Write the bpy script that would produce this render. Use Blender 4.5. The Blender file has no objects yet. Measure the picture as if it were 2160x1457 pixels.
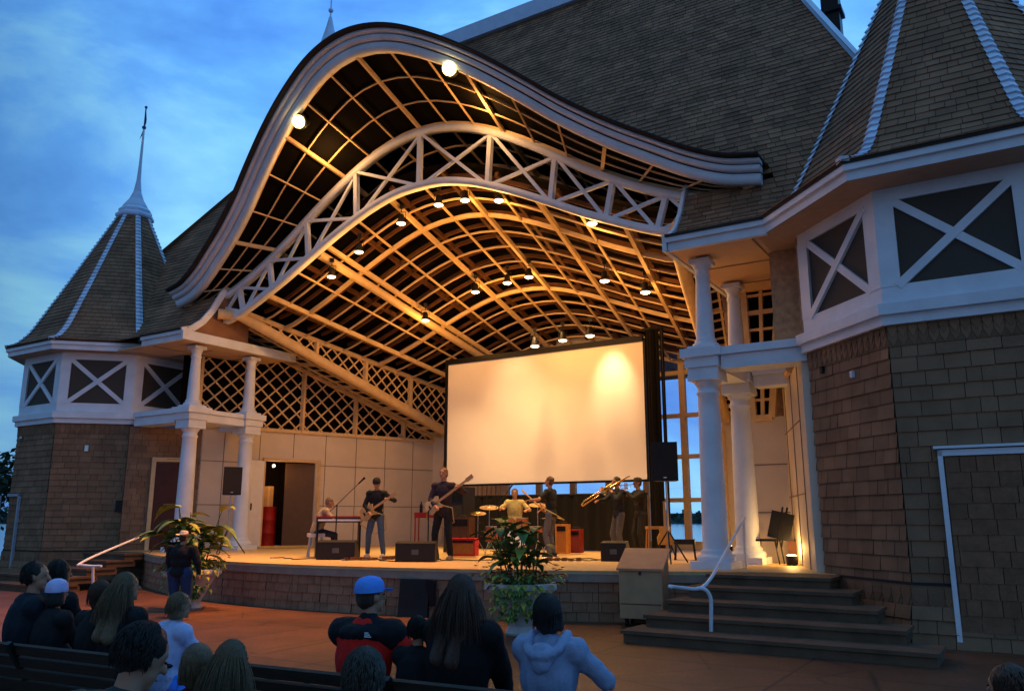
import bpy, bmesh, math, random
from math import sin, cos, tan, pi, radians, sqrt, atan2, floor
from mathutils import Vector, Matrix, Quaternion, noise as mnoise
random.seed(11)
sc = bpy.context.scene
C = sc.collection
V = Vector

# ------------------------------------------------------------------ camera geometry
F = 1727.0; PITCH = math.atan(369/F); H = 1.6
TH = radians(32)
U = V((cos(TH), -sin(TH), 0)); M_ = V((sin(TH), cos(TH), 0)); O = V((-2.7, 18.15, 0))
def W(a, b, z): return O + U*a + M_*b + V((0, 0, z))
def at(x, y, z):
    """point of height z seen at photo pixel x,y"""
    a = x-1080; b = 728.5-y
    r = V((a, F*cos(PITCH)-b*sin(PITCH), F*sin(PITCH)+b*cos(PITCH)))
    return V((0, 0, H)) + r*((z-H)/r.z)
def atd(x, d, z):
    """ground position for pixel column x at axis depth d and height z"""
    return V(((x-1080)/F*d, (d-(z-H)*sin(PITCH))/cos(PITCH), z))

def pd(x, y, d):
    a = x-1080; b = 728.5-y; r = V((a, F*cos(PITCH)-b*sin(PITCH), F*sin(PITCH)+b*cos(PITCH))); return V((0, 0, H))+r*(d/F)
# ------------------------------------------------------------------ materials
MATS = {}
def mat(name, col, rough=.7, var=.12, scale=6, bump=.0, bscale=40, metal=0, emit=None, estr=0, tone=False, spec=.3, stretch=None, trans=0, coat=0):
    if name in MATS: return MATS[name]
    m = bpy.data.materials.new(name); m.use_nodes = True
    nt = m.node_tree; n = nt.nodes; l = nt.links
    p = n['Principled BSDF']
    p.inputs['Roughness'].default_value = rough; p.inputs['Metallic'].default_value = metal
    p.inputs['Specular IOR Level'].default_value = spec
    if coat: p.inputs['Coat Weight'].default_value = coat
    if trans: p.inputs['Transmission Weight'].default_value = trans
    tc = n.new('ShaderNodeTexCoord'); mp = n.new('ShaderNodeMapping'); l.new(tc.outputs['Object'], mp.inputs[0])
    if stretch: mp.inputs['Scale'].default_value = stretch
    nz = n.new('ShaderNodeTexNoise'); nz.inputs['Scale'].default_value = scale; nz.inputs['Detail'].default_value = 5
    l.new(mp.outputs[0], nz.inputs['Vector'])
    mr = n.new('ShaderNodeMapRange'); mr.inputs['From Min'].default_value = .25; mr.inputs['From Max'].default_value = .75
    mr.inputs['To Min'].default_value = 1-var; mr.inputs['To Max'].default_value = 1+var
    l.new(nz.outputs['Fac'], mr.inputs['Value'])
    mx = n.new('ShaderNodeVectorMath'); mx.operation = 'SCALE'; mx.inputs[0].default_value = col[:3]
    sc_out = mr.outputs[0]
    if tone:
        at_ = n.new('ShaderNodeAttribute'); at_.attribute_name = 'tone'
        mu = n.new('ShaderNodeMath'); mu.operation = 'MULTIPLY'
        l.new(at_.outputs['Fac'], mu.inputs[0]); l.new(mr.outputs[0], mu.inputs[1]); sc_out = mu.outputs[0]
    l.new(sc_out, mx.inputs['Scale']); l.new(mx.outputs[0], p.inputs['Base Color'])
    if bump:
        n2 = n.new('ShaderNodeTexNoise'); n2.inputs['Scale'].default_value = bscale; n2.inputs['Detail'].default_value = 3
        l.new(mp.outputs[0], n2.inputs['Vector'])
        bp = n.new('ShaderNodeBump'); bp.inputs['Strength'].default_value = bump; bp.inputs['Distance'].default_value = .02
        l.new(n2.outputs['Fac'], bp.inputs['Height']); l.new(bp.outputs[0], p.inputs['Normal'])
    if emit:
        p.inputs['Emission Color'].default_value = (*emit, 1); p.inputs['Emission Strength'].default_value = estr
    MATS[name] = m
    return m

WHITE = mat('white_paint', (.70, .77, .86), .55, .11, 2.2, .25, 45)  # white paint tinted blue so its base carries the sky light
CREAM = mat('cream_timber', (.66, .47, .25), .55, .12, 5, .1, 30)
WALLP = mat('wall_board', (.64, .56, .45), .65, .07, 2, .05, 30)
SHS = mat('skirt_shingle', (.29, .17, .10), .85, .18, 9, .3, 60, tone=True)
SHW = mat('wall_shingle', (.235, .138, .080), .85, .22, 2.2, .3, 60, tone=True)
SHR = mat('roof_shingle', (.250, .130, .072), .9, .35, 1.4, .35, 50, tone=True)
UNDER = mat('underlay', (.035, .03, .028), .95)
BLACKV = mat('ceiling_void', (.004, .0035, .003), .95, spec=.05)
CAP = mat('cap_metal', (.55, .66, .85), .45, .08, 4)
MESH = mat('vent_mesh', (.075, .062, .05), .8, .15, 60, .3, 200)
SCREEN = mat('screen_cloth', (.86, .80, .70), .6, .02, 2)
DRAPE = mat('black_cloth', (.005, .0045, .004), .95, .3, 3, stretch=(6, 6, .3))
BLK = mat('black_plastic', (.008, .008, .009), .5, .2, 20)
BLKM = mat('black_metal', (.015, .015, .015), .4, .1, 20, metal=.5)
STEEL = mat('steel', (.5, .5, .52), .3, .08, 20, metal=.9)
FLOORW = mat('stage_deck', (.56, .38, .16), .55, .16, 3, .1, 30, stretch=(1, 6, 1))
CONC = mat('step_stone', (.125, .078, .048), .85, .3, 3, .4, 25)
TAN = mat('tan_box', (.46, .28, .15), .6, .12, 5)
LIDM = mat('rust_lid', (.55, .25, .13), .5, .12, 5)
POTM = mat('pot_stone', (.62, .62, .60), .75, .15, 8, .3, 40)
SKIN = mat('skin', (.40, .20, .12), .55, .06, 15)
GREENL = mat('leaf_green', (.05, .12, .03), .5, .5, 4)
GREENY = mat('leaf_yellow_green', (.22, .24, .04), .5, .4, 4)
DKRED = mat('dark_door', (.07, .02, .012), .5, .2, 6)
REDP = mat('red_paint', (.32, .012, .008), .45, .1, 8)
WOODB = mat('bench_wood', (.035, .024, .016), .75, .3, 6, .3, 30, stretch=(1, 1, 6))
BARK = mat('bark', (.03, .025, .02), .9)
EMITW = mat('lamp_lens', (.9, .85, .75), .4, 0, 1, emit=(1, .88, .70), estr=3.5)
EMITB = mat('flood_lens', (.9, .85, .75), .4, 0, 1, emit=(1, .74, .27), estr=7)

# ------------------------------------------------------------------ mesh builder
class MB:
    def __init__(s): s.v = []; s.f = []; s.sm = []; s.tone = []
    def add(s, vs, fs, smooth=False, tone=1.0):
        k = len(s.v); s.v += [tuple(x) for x in vs]
        for f in fs:
            s.f.append([k+i for i in f]); s.sm.append(smooth); s.tone.append(tone)
    def box(s, x0, x1, y0, y1, z0, z1, mtx=None):
        vs = [V((x, y, z)) for z in (z0, z1) for y in (y0, y1) for x in (x0, x1)]
        if mtx: vs = [mtx @ v for v in vs]
        s.add(vs, [(0, 2, 3, 1), (4, 5, 7, 6), (0, 1, 5, 4), (2, 6, 7, 3), (0, 4, 6, 2), (1, 3, 7, 5)])
    def bar(s, p, q, w, h, up=V((0, 0, 1))):
        p = V(p); q = V(q); d = (q-p).normalized(); x = d.cross(V(up))
        if x.length < 1e-4: x = d.cross(V((1, 0, 0)))
        x.normalize(); y = x.cross(d)
        vs = [c + x*sx*w/2 + y*sy*h/2 for c in (p, q) for sx, sy in ((-1, -1), (1, -1), (1, 1), (-1, 1))]
        s.add(vs, [(3, 2, 1, 0), (4, 5, 6, 7), (0, 1, 5, 4), (1, 2, 6, 5), (2, 3, 7, 6), (3, 0, 4, 7)])
    def tube(s, pts, r, n=10, caps=True):
        pts = [V(p) for p in pts]; rs = r if isinstance(r, (list, tuple)) else [r]*len(pts)
        ref = V((0, 0, 1)); rings = []
        for i, p in enumerate(pts):
            d = (pts[min(i+1, len(pts)-1)] - pts[max(i-1, 0)]).normalized()
            if i == 0:
                if abs(d.dot(ref)) > .95: ref = V((1, 0, 0))
                x = d.cross(ref).normalized()
            else:
                x = (x - d*x.dot(d))
                x = x.normalized() if x.length > 1e-5 else d.cross(V((.3, .5, .7))).normalized()
            y = d.cross(x)
            rings.append([p + (x*cos(2*pi*k/n) + y*sin(2*pi*k/n))*rs[i] for k in range(n)])
        vs = [v for r_ in rings for v in r_]; fs = []
        for i in range(len(pts)-1):
            for k in range(n):
                fs.append((i*n+k, i*n+(k+1) % n, (i+1)*n+(k+1) % n, (i+1)*n+k))
        s.add(vs, fs, True)
        if caps:
            s.add(rings[0], [tuple(range(n))[::-1]]); s.add(rings[-1], [tuple(range(n))])
    def lathe(s, prof, c=(0, 0, 0), n=24, smooth=True, rot=0, mtx=None):
        c = V(c); vs = []; fs = []
        for r, z in prof:
            for k in range(n):
                t = 2*pi*(k+rot)/n; p = V((r*cos(t), r*sin(t), z))
                vs.append((mtx @ p if mtx else p) + c)
        for i in range(len(prof)-1):
            for k in range(n):
                fs.append((i*n+k, i*n+(k+1) % n, (i+1)*n+(k+1) % n, (i+1)*n+k))
        s.add(vs, fs, smooth)
        s.add(vs[:n], [tuple(range(n))[::-1]]); s.add(vs[-n:], [tuple(range(n))])
    def prism(s, poly, f0, f1, smooth=False):
        """poly list of 2D, f0/f1 map 2D->3D for the two caps"""
        n = len(poly); vs = [f0(p) for p in poly]+[f1(p) for p in poly]
        s.add(vs, [tuple(range(n))[::-1], tuple(range(n, 2*n))] + [(i, (i+1) % n, n+(i+1) % n, n+i) for i in range(n)], smooth)
    def ico(s, c, r, mtx=None, sub=2):
        bm = bmesh.new(); bmesh.ops.create_icosphere(bm, subdivisions=sub, radius=1)
        rr = V(r) if not isinstance(r, (int, float)) else V((r, r, r)); bm.verts.ensure_lookup_table()
        vs = []
        for v in bm.verts:
            p = V((v.co.x*rr.x, v.co.y*rr.y, v.co.z*rr.z))
            if mtx: p = mtx @ p
            vs.append(p+V(c))
        s.add(vs, [[v.index for v in f.verts] for f in bm.faces], True); bm.free()
    def rcone(s, p, q, r0, r1, n=10):
        p = V(p); q = V(q); d = (q-p); L = max(d.length, 1e-4); d = d/L
        pts = [p-d*r0*.98, p-d*r0*.8, p-d*r0*.4, p, q, q+d*r1*.4, q+d*r1*.8, q+d*r1*.98]
        s.tube(pts, [r0*.2, r0*.6, r0*.92, r0, r1, r1*.92, r1*.6, r1*.2], n)
    def mesh(s, name):
        me = bpy.data.meshes.new(name); me.from_pydata(s.v, [], s.f)
        me.polygons.foreach_set('use_smooth', s.sm)
        at_ = me.attributes.new('tone', 'FLOAT', 'FACE'); at_.data.foreach_set('value', s.tone)
        me.update(); return me
    def build(s, name, m, parent=None, **kw):
        me = s.mesh(name); me.materials.append(m)
        return link(name, me, parent, **kw)

def link(name, me, parent=None, loc=None, rotz=None, label=None, cat=None, group=None, kind=None):
    o = bpy.data.objects.new(name, me); C.objects.link(o)
    if parent: o.parent = parent
    if loc is not None: o.location = loc
    if rotz is not None: o.rotation_euler = (0, 0, rotz)
    if label: o['label'] = label
    if cat: o['category'] = cat
    if group: o['group'] = group
    if kind: o['kind'] = kind
    return o
def thing(name, label, cat, loc=(0, 0, 0), rotz=0, group=None, scale=1):
    o = link(name, None, None, loc, rotz, label, cat, group); o.scale = (scale,)*3; return o
def copy_tree(o, parent=None):
    c = o.copy(); C.objects.link(c); c.parent = parent
    for ch in list(o.children): copy_tree(ch, c)
    return c
def lerp(a, b, t): return a+(b-a)*t
def interp(tab, x):
    x = abs(x)
    for (x0, y0), (x1, y1) in zip(tab, tab[1:]):
        if x <= x1: return y0+(y1-y0)*(x-x0)/(x1-x0)
    return tab[-1][1]
def smooth_tab(tab, n=60):
    """resample a profile with Catmull-Rom so the arch reads as a curve"""
    xs = [t[0] for t in tab]; out = []
    for i in range(n+1):
        x = xs[-1]*i/n
        k = max(j for j in range(len(tab)-1) if xs[j] <= x+1e-9)
        p = [tab[abs(k-1)] if k == 0 else tab[k-1], tab[k], tab[k+1], tab[min(k+2, len(tab)-1)]]
        if k == 0: p[0] = (-tab[1][0], tab[1][1])
        def sl(a, b): return (b[1]-a[1])/(b[0]-a[0]) if b[0] != a[0] else 0
        m0 = sl(p[0], p[2]); m1 = sl(p[1], p[3]); h = p[2][0]-p[1][0]; t = (x-p[1][0])/h
        z = (2*t**3-3*t**2+1)*p[1][1]+(t**3-2*t**2+t)*h*m0+(-2*t**3+3*t**2)*p[2][1]+(t**3-t**2)*h*m1
        out.append((x, z))
    return out

# shingles laid one by one between two edge polylines, both running bottom -> top
def poly_at(pl, t):
    if isinstance(pl[0], (int, float)): pass
    n = len(pl)-1; k = min(int(t*n), n-1); return pl[k].lerp(pl[k+1], t*n-k)
def resample(L, R, step):
    """equal course steps along the mid line of the two edges"""
    mids = [(a+b)/2 for a, b in zip(L, R)]; acc = [0]
    for a, b in zip(mids, mids[1:]): acc.append(acc[-1]+(b-a).length)
    n = max(1, int(round(acc[-1]/step))); out = []
    for i in range(n+1):
        s_ = acc[-1]*i/n
        k = max(j for j in range(len(acc)-1) if acc[j] <= s_+1e-9)
        t = (s_-acc[k])/max(1e-9, acc[k+1]-acc[k])
        out.append((L[k].lerp(L[k+1], t), R[k].lerp(R[k+1], t)))
    return out
def shingle(mb, under, L, R, step=.16, wid=(.14, .32), lift=.022, cut=None, tv=.13):
    rows = resample(L, R, step)
    for i in range(len(rows)-1):
        l0, r0 = rows[i]; l1, r1 = rows[i+1]
        w = (r0-l0).length
        if w < .02: continue
        up = ((l1+r1)-(l0+r0))/2; nrm = (r0-l0).cross(up).normalized()
        rt = 1+random.uniform(-.06, .06)
        x = -random.uniform(0, wid[0])
        while x < w:
            ww = random.uniform(*wid); a = max(0, x)+.005; b = min(w, x+ww)-.004; x += ww
            if b-a < .02: continue
            ta, tb = a/w, b/w
            p0 = l0.lerp(r0, ta); p1 = l0.lerp(r0, tb); q1 = l1.lerp(r1, tb); q0 = l1.lerp(r1, ta)
            if cut and cut((p0+q1)/2): continue
            lf = nrm*(lift*random.uniform(.75, 1.25)); dn = -up.normalized()*random.uniform(0, .008)
            mb.add([p0+lf+dn, p1+lf+dn, q1+nrm*.003, q0+nrm*.003, p0+dn, p1+dn], [(0, 1, 2, 3), (4, 5, 1, 0)], False, rt*random.uniform(1-tv, 1+tv))
    if under is not None:
        for i in range(len(L)-1):
            n_ = 14 if cut else 1
            for j in range(n_):
                a, b = L[i].lerp(R[i], j/n_), L[i].lerp(R[i], (j+1)/n_)
                c, d = L[i+1].lerp(R[i+1], (j+1)/n_), L[i+1].lerp(R[i+1], j/n_)
                if cut and (cut(a) or cut(b) or cut(c) or cut(d)): continue
                under.add([a, b, c, d], [(0, 1, 2, 3)])
def pointed_row(mb, p0, p1, zt, h, w=.2, out=.03):
    p0 = V(p0); p1 = V(p1); d = p1-p0; L = d.length; d.normalize(); nrm = d.cross(V((0, 0, 1)))
    n = max(1, int(round(L/w))); w = L/n
    for i in range(n):
        a = p0+d*(w*i+.006)+nrm*out; b = p0+d*(w*(i+1)-.006)+nrm*out; m = (a+b)/2
        Z = lambda p, z: V((p.x, p.y, z))
        mb.add([Z(a, zt), Z(a, zt-h*.45), Z(m, zt-h), Z(b, zt-h*.45), Z(b, zt)], [(0, 1, 2, 3, 4)], False, random.uniform(.8, 1.15))

# ------------------------------------------------------------------ profiles of the arches (building frame, |a| -> z)
FAS = smooth_tab([(0, 11.88), (1, 11.72), (2, 11.27), (2.9, 10.72), (3.8, 10.06), (4.6, 9.44), (5.5, 8.84), (6.3, 8.38), (7.0, 8.0), (7.7, 7.72), (8.35, 7.60)])
TB = smooth_tab([(0, 9.56), (.7, 9.52), (1.5, 9.32), (2.2, 9.05), (2.8, 8.78), (3.6, 8.38), (4.5, 7.92), (5.2, 7.60), (5.9, 7.30), (6.5, 7.10), (7.15, 6.98)])
TT = smooth_tab([(0, 11.08), (.8, 11.0), (1.6, 10.76), (2.4, 10.38), (3.2, 9.92), (3.9, 9.47), (4.6, 9.0), (5.6, 8.42), (6.5, 8.0), (7.5, 7.65)])
def fas_b(z): return .3-.45*(z-7.6)
WA = lambda b: 8.0-.354*(b-2.5)          # half width between the splayed side walls
BW = 9.0                                  # back wall
B = thing('bandshell', 'large shingled bandshell with curved white arch, stage and two pointed towers', 'bandshell', O, -TH)

def curve_pts(tab, n=80, amax=None):
    A = amax or tab[-1][0]
    return [(A*(2*i/n-1), interp(tab, A*(2*i/n-1))) for i in range(n+1)]
def normals2(pts):
    out = []
    for i in range(len(pts)):
        p = pts[max(0, i-1)]; q = pts[min(len(pts)-1, i+1)]
        t = V((q[0]-p[0], q[1]-p[1])).normalized(); out.append(V((-t.y, t.x)))
    return out
def band(mb, pts, nr, o0, o1, bf, bb, bfun):
    """swept rectangular moulding: offsets o0..o1 in the arch plane, depth bf..bb around bfun(z)"""
    n = len(pts); vs = []; fs = []
    for (a, z), m in zip(pts, nr):
        for o in (o0, o1):
            aa = a+m.x*o; zz = z+m.y*o
            for d in (bf, bb): vs.append(V((aa, bfun(zz)+d, zz)))
    for i in range(n-1):
        k = 4*i; j = k+4
        fs += [(k, j, j+2, k+2), (k+1, k+3, j+3, j+1), (k, k+1, j+1, j), (k+2, j+2, j+3, k+3)]
    mb.add(vs, fs, True); mb.add(vs[:4], [(0, 2, 3, 1)]); mb.add(vs[-4:], [(0, 1, 3, 2)])

# fascia: three stepped white mouldings with shadow gaps and a dark shingle edge
P = curve_pts(FAS, 100); N = normals2(P)
fm = MB(); band(fm, P, N, 0, .165, -.02, .12, fas_b); band(fm, P, N, .200, .295, -.07, .12, fas_b); band(fm, P, N, .330, .39, -.12, .12, fas_b)
fo = fm.build('arch_fascia', WHITE, B)
fm = MB(); band(fm, P, N, .166, .199, .04, .11, fas_b); band(fm, P, N, .296, .329, .0, .11, fas_b)
fm.build('shadow_gap', UNDER, fo)
# hood roof behind the fascia
hood = MB(); n = len(P)
for li, (o, d0) in enumerate(((.405, -.24), (.50, -.24))):
    pass
ed_ = MB(); band(ed_, P, N, .405, .455, -.22, .4, fas_b); ed_.build('shingle_edge', UNDER, fo)
ring = [(a+m.x*.47, z+m.y*.47) for (a, z), m in zip(P, N)]
courses = 34
for i in range(n-1):
    (a0, z0), (a1, z1) = ring[i], ring[i+1]
    for c in range(courses):
        t0, t1 = c/courses, (c+1)/courses
        def hp(a, z, t, lift=0):
            b0 = fas_b(z)+.38; zz = z
            return V((a, lerp(b0, 6.5, t), zz+lift))
        hood.add([hp(a0, z0, t0), hp(a1, z1, t0), hp(a1, z1, t1), hp(a0, z0, t1)], [(0, 1, 2, 3)], True, random.uniform(.75, 1.15))
hood.build('hood_roof', SHR, B)

# ------------------------------------------------------------------ truss
P1 = curve_pts(TB, 90); N1 = normals2(P1); P2 = curve_pts(TT, 90); N2 = normals2(P2)
tr = MB(); bf = lambda z: .8
band(tr, P1, N1, -.02, .13, -.10, .10, bf); band(tr, P2, N2, -.13, .02, -.10, .10, bf)
tro = tr.build('arch_truss', WHITE, B)
web = MB(); posts = [-6.35, -5.19, -3.82, -2.1, 0, 2.1, 3.82, 5.19, 6.35]
edge = [-7.42]+posts+[7.42]
ptop = lambda a: V((a, .8, interp(TT, a)-.06)); 
def pbot(a):
    a2 = a*.965; return V((a2, .8, interp(TB, min(7.1, abs(a2)))+.06))
for a in edge: web.bar(pbot(a), ptop(a), .11, .12, V((0, 1, 0)))
for a, c in zip(edge, edge[1:]):
    k = .78
    for s0, p, q in ((0, pbot(a), ptop(c)), (1, ptop(a), pbot(c))):
        o = V((0, -.035 if s0 else .035, 0)); web.bar(p+o, q+o, .075, .06, V((0, 1, 0)))
web.build('truss_web', WHITE, tro)
for tab in (TB, TT):   # raised flange strips of the two chords
    pass

# ------------------------------------------------------------------ ceilings
def grid(front, back, nu, nv, thick_u, thick_v, name, w=(.055, .11), void=True, gap=.22, second=0):
    """front/back: functions s in [0,1] -> point. bars along both directions on the ruled surface"""
    mb = MB(); pt = lambda s, t: front(s).lerp(back(s), t)
    def strip(f, wd, dp):
        pts = [f(i) for i in range(len(f.rng))]
        for p, q in zip(pts, pts[1:]):
            if (q-p).length > 1e-3: mb.bar(p, q, wd, dp)
    for i in range(nu+1):
        s = i/nu; th = i in thick_u
        mb.bar(pt(s, 0), pt(s, 1), w[1] if th else w[0], w[1]*1.5 if th else w[0])
    for j in range(nv+1):
        t = j/nv; th = j in thick_v; m = max(nu, 30)
        dz = V((0, 0, .02))
        for i in range(m):
            mb.bar(pt(i/m, t)+dz, pt((i+1)/m, t)+dz, w[1] if th else w[0], w[1]*1.2 if th else w[0]*.8)
    g = mb.build(name, CREAM, B)
    if void:
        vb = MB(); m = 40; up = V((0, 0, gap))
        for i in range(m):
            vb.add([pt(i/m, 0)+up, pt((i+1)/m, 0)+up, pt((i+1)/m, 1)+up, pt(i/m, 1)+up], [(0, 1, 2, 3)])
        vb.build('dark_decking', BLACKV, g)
    if second:
        sb = MB(); u2 = V((0, 0, .30)); k2 = 34
        for j in range(second+1):
            t = (j+.5)/(second+1)
            for i in range(k2): sb.bar(pt(i/k2, t)+u2, pt((i+1)/k2, t)+u2, .05, .10)
        for i in range(8): sb.bar(pt((i+.35)/8, 0)+u2, pt((i+.35)/8, 1)+u2, .09, .12)
        sb.build('upper_purlin', mat('brown_timber', (.11, .045, .018), .7, .2, 5), g)
    return g
def f_front(s):
    a = lerp(-8.2, 8.2, s); z = interp(FAS, a); return V((a, fas_b(z)+.10, z+.03))
def f_truss(s):
    a = lerp(-7.4, 7.4, s); return V((a, .8, interp(TT, a)+.05))
def f_back(s):
    p = f_front(s); q = f_truss(s); return q+(q-p)*1.4
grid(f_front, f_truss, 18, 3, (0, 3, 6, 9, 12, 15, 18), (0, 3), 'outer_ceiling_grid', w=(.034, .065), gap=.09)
def f_tb(s): return f_truss(s)
def f_deep(s):
    a = lerp(-7.0, 7.0, s); return V((a, 5.0, interp(TT, a*7.4/7.0)-1.1))
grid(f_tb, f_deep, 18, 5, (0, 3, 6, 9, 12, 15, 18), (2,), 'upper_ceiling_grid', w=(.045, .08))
TUBE0, TUBE1 = V((6.4, .95, 7.22)), V((4.75, BW, 4.42))
def v_front(s):
    a = lerp(-6.4, 6.4, s); return V((a, .95, interp(TB, a)+.12 if abs(a) < 6.39 else 7.3))
def v_back(s):
    a = lerp(-4.75, 4.75, s); f = (interp(TB, a*6.4/4.75)-7.13)/(9.56-7.13)
    return V((a, BW, 5.85+1.15*f))
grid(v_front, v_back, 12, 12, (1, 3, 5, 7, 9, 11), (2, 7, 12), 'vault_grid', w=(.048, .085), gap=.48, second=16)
for sg in (-1, 1):
    S = lambda p: V((p.x*sg, p.y, p.z))
    e0 = V((WA(.95), .95, 7.55)); e1 = V((WA(BW)+.02, BW, 4.40))
    fA = lambda s: S(TUBE0.lerp(e0, s)); fB = lambda s: S(TUBE1.lerp(e1, s))
    grid(fA, fB, 3, 22, (), tuple(range(0, 23, 4)), 'side_ceiling_grid', w=(.05, .085))
    tb = MB(); tb.tube([S(V((6.75, .45, 7.22))), S(TUBE0), S(TUBE1)], .15, 16); tb.build('ceiling_tube', CREAM, B)
    # second slimmer round beam inside the vault
    p0, p1 = v_front(.5-.27), v_back(.5-.27); tb = MB(); q = lambda p: V((abs(p.x)*sg*-1*-1, p.y, p.z-.12))
    if sg < 0:
        tb.tube([V((p0.x, p0.y, p0.z-.05)), V((p1.x, p1.y, p1.z-.05))], .12, 14); tb.build('ceiling_tube', CREAM, B)

# lattice panels: diagonals clipped to a convex polygon in wall coordinates
def clip_line(poly, p, d):
    t0, t1 = -1e9, 1e9; n = len(poly)
    for i in range(n):
        a = poly[i]; b = poly[(i+1) % n]; e = b-a; nn = V((-e.y, e.x))   # inside is left (ccw)
        den = nn.dot(d); num = nn.dot(p-a)
        if abs(den) < 1e-9:
            if num < 0: return None
            continue
        t = -num/den
        if den > 0: t0 = max(t0, t)
        else: t1 = min(t1, t)
    return (p+d*t0, p+d*t1) if t1 > t0+.03 else None
def lattice(mb, poly, f, pitch=.36, w=.045, h=.03, ang=1.0):
    poly = [V(p) for p in poly]; xs = [p.x for p in poly]; ys = [p.y for p in poly]
    for sgn in (1, -1):
        d = V((1, sgn*ang)).normalized(); lo = min(y-sgn*ang*x for x, y in zip(xs+xs[::-1], ys+ys[::-1]))
        cs = [p.y-sgn*ang*p.x for p in poly]; c = floor(min(cs)/(2*pitch))*2*pitch
        while c < max(cs):
            r = clip_line(poly, V((0, c)), d)
            if r: mb.bar(f(r[0], sgn*.012), f(r[1], sgn*.012), w, h, f(V((0, 0)), 1)-f(V((0, 0)), 0))
            c += 2*pitch*.72
ZT = 4.28
edge_z = lambda b: 7.62-.385*(b-.8)
for sg in (-1, 1):
    # wall coordinates: x = distance along the wall measured by b
    bA, bB = 1.3, BW
    f = lambda p, o=0: V((sg*(WA(p.x)-o), p.x, p.y))
    g = lambda p, o=0: V((sg*(WA(p[0])-o), p[0], p[1]))
    lt = MB(); pm = MB()
    bs = [1.3, 2.6, 4.34, 6.09, 7.82, BW]
    for b0, b1 in zip(bs, bs[1:]):
        lattice(lt, [(b0, ZT), (b1, ZT), (b1, max(ZT+.02, edge_z(b1))), (b0, edge_z(b0))], f, .31, .042, .03)
    for b in bs: pm.bar(f(V((b, ZT)), .03), f(V((b, edge_z(b))), .03), .13, .09, V((0, 1, 0)))
    pm.bar(f(V((bA, ZT+.03)), .03), f(V((bB, ZT+.03)), .03), .10, .10)
    pm.bar(f(V((bA, edge_z(bA))), .03), f(V((bB, edge_z(bB))), .03), .10, .10)
    lo = lt.build('side_lattice', CREAM, B); pm.build('lattice_post', CREAM, lo)
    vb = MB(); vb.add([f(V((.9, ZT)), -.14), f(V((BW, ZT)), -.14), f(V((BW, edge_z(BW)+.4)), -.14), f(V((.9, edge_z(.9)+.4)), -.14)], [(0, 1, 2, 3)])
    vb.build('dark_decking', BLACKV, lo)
    # upper lattice standing on the tube
    lt = MB(); pm = MB()
    tz = lambda b: lerp(TUBE0.z, TUBE1.z, (b-.95)/(BW-.95)); ta = lambda b: lerp(6.4, 4.75, (b-.95)/(BW-.95))
    vz = lambda b: lerp(7.35, 5.88, (b-.95)/(BW-.95))
    f2 = lambda p, o=0: V((sg*(ta(p.x)-o), p.x, p.y))
    bs = [1.6, 3.4, 5.2, 7.0, BW-.1]
    for b0, b1 in zip(bs, bs[1:]):
        lattice(lt, [(b0, tz(b0)), (b1, tz(b1)), (b1, vz(b1)), (b0, vz(b0))], f2, .28, .04, .03)
    for b in bs[1:]: pm.bar(f2(V((b, tz(b)))), f2(V((b, vz(b)))), .13, .10, V((0, 1, 0)))
    pm.bar(f2(V((1.0, vz(1.0)))), f2(V((BW, vz(BW)))), .12, .12)
    lo = lt.build('clerestory_lattice', CREAM, B); pm.build('lattice_post', CREAM, lo)
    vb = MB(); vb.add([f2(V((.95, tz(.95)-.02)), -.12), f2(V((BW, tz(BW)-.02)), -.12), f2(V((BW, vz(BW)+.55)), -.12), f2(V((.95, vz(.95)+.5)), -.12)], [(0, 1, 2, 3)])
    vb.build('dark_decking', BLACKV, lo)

# ------------------------------------------------------------------ side walls (solid boards with joints, a stage door on one side)
S0 = .8
def wall_panels(sg, spans, name='side_wall'):
    mb = MB(); gr = MB()
    for b0, b1, z0, z1 in spans:
        p = [V((sg*WA(b0), b0, z0)), V((sg*WA(b1), b1, z0)), V((sg*WA(b1), b1, z1)), V((sg*WA(b0), b0, z1))]
        o = V((sg*.14, 0, 0))
        vs = p+[q+o for q in p]
        mb.add(vs, [(0, 1, 2, 3), (7, 6, 5, 4), (0, 4, 5, 1), (3, 2, 6, 7), (0, 3, 7, 4), (1, 5, 6, 2)])
    w = mb.build(name, WALLP, B)
    q = lambda b, z, o=.006: V((sg*(WA(b)-o), b, z))
    b = spans[0][0]+.6; bmax = BW
    for zz in (2.05, 3.3): gr.bar(q(.6 if zz > 3.4 else .6, zz), q(3.2, zz), .012, .018); gr.bar(q(5.0 if sg < 0 else 3.2, zz), q(BW, zz), .012, .018)
    while b < BW:
        z0 = S0
        if sg < 0 and 3.15 < b < 4.95: z0 = 3.5
        gr.bar(q(b, z0), q(b, ZT), .018, .012, V((0, 1, 0))); b += 1.02
    gr.build('panel_joint', mat('joint_shadow', (.22, .17, .12), .8), w)
    return w
D0, D1, DZ = 3.3, 4.92, 3.38
wl = wall_panels(-1, [(1.5, D0, S0, ZT), (D1, BW, S0, ZT), (D0, D1, DZ, ZT)])
wr = wall_panels(1, [(.02, BW, S0, ZT)])
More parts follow.
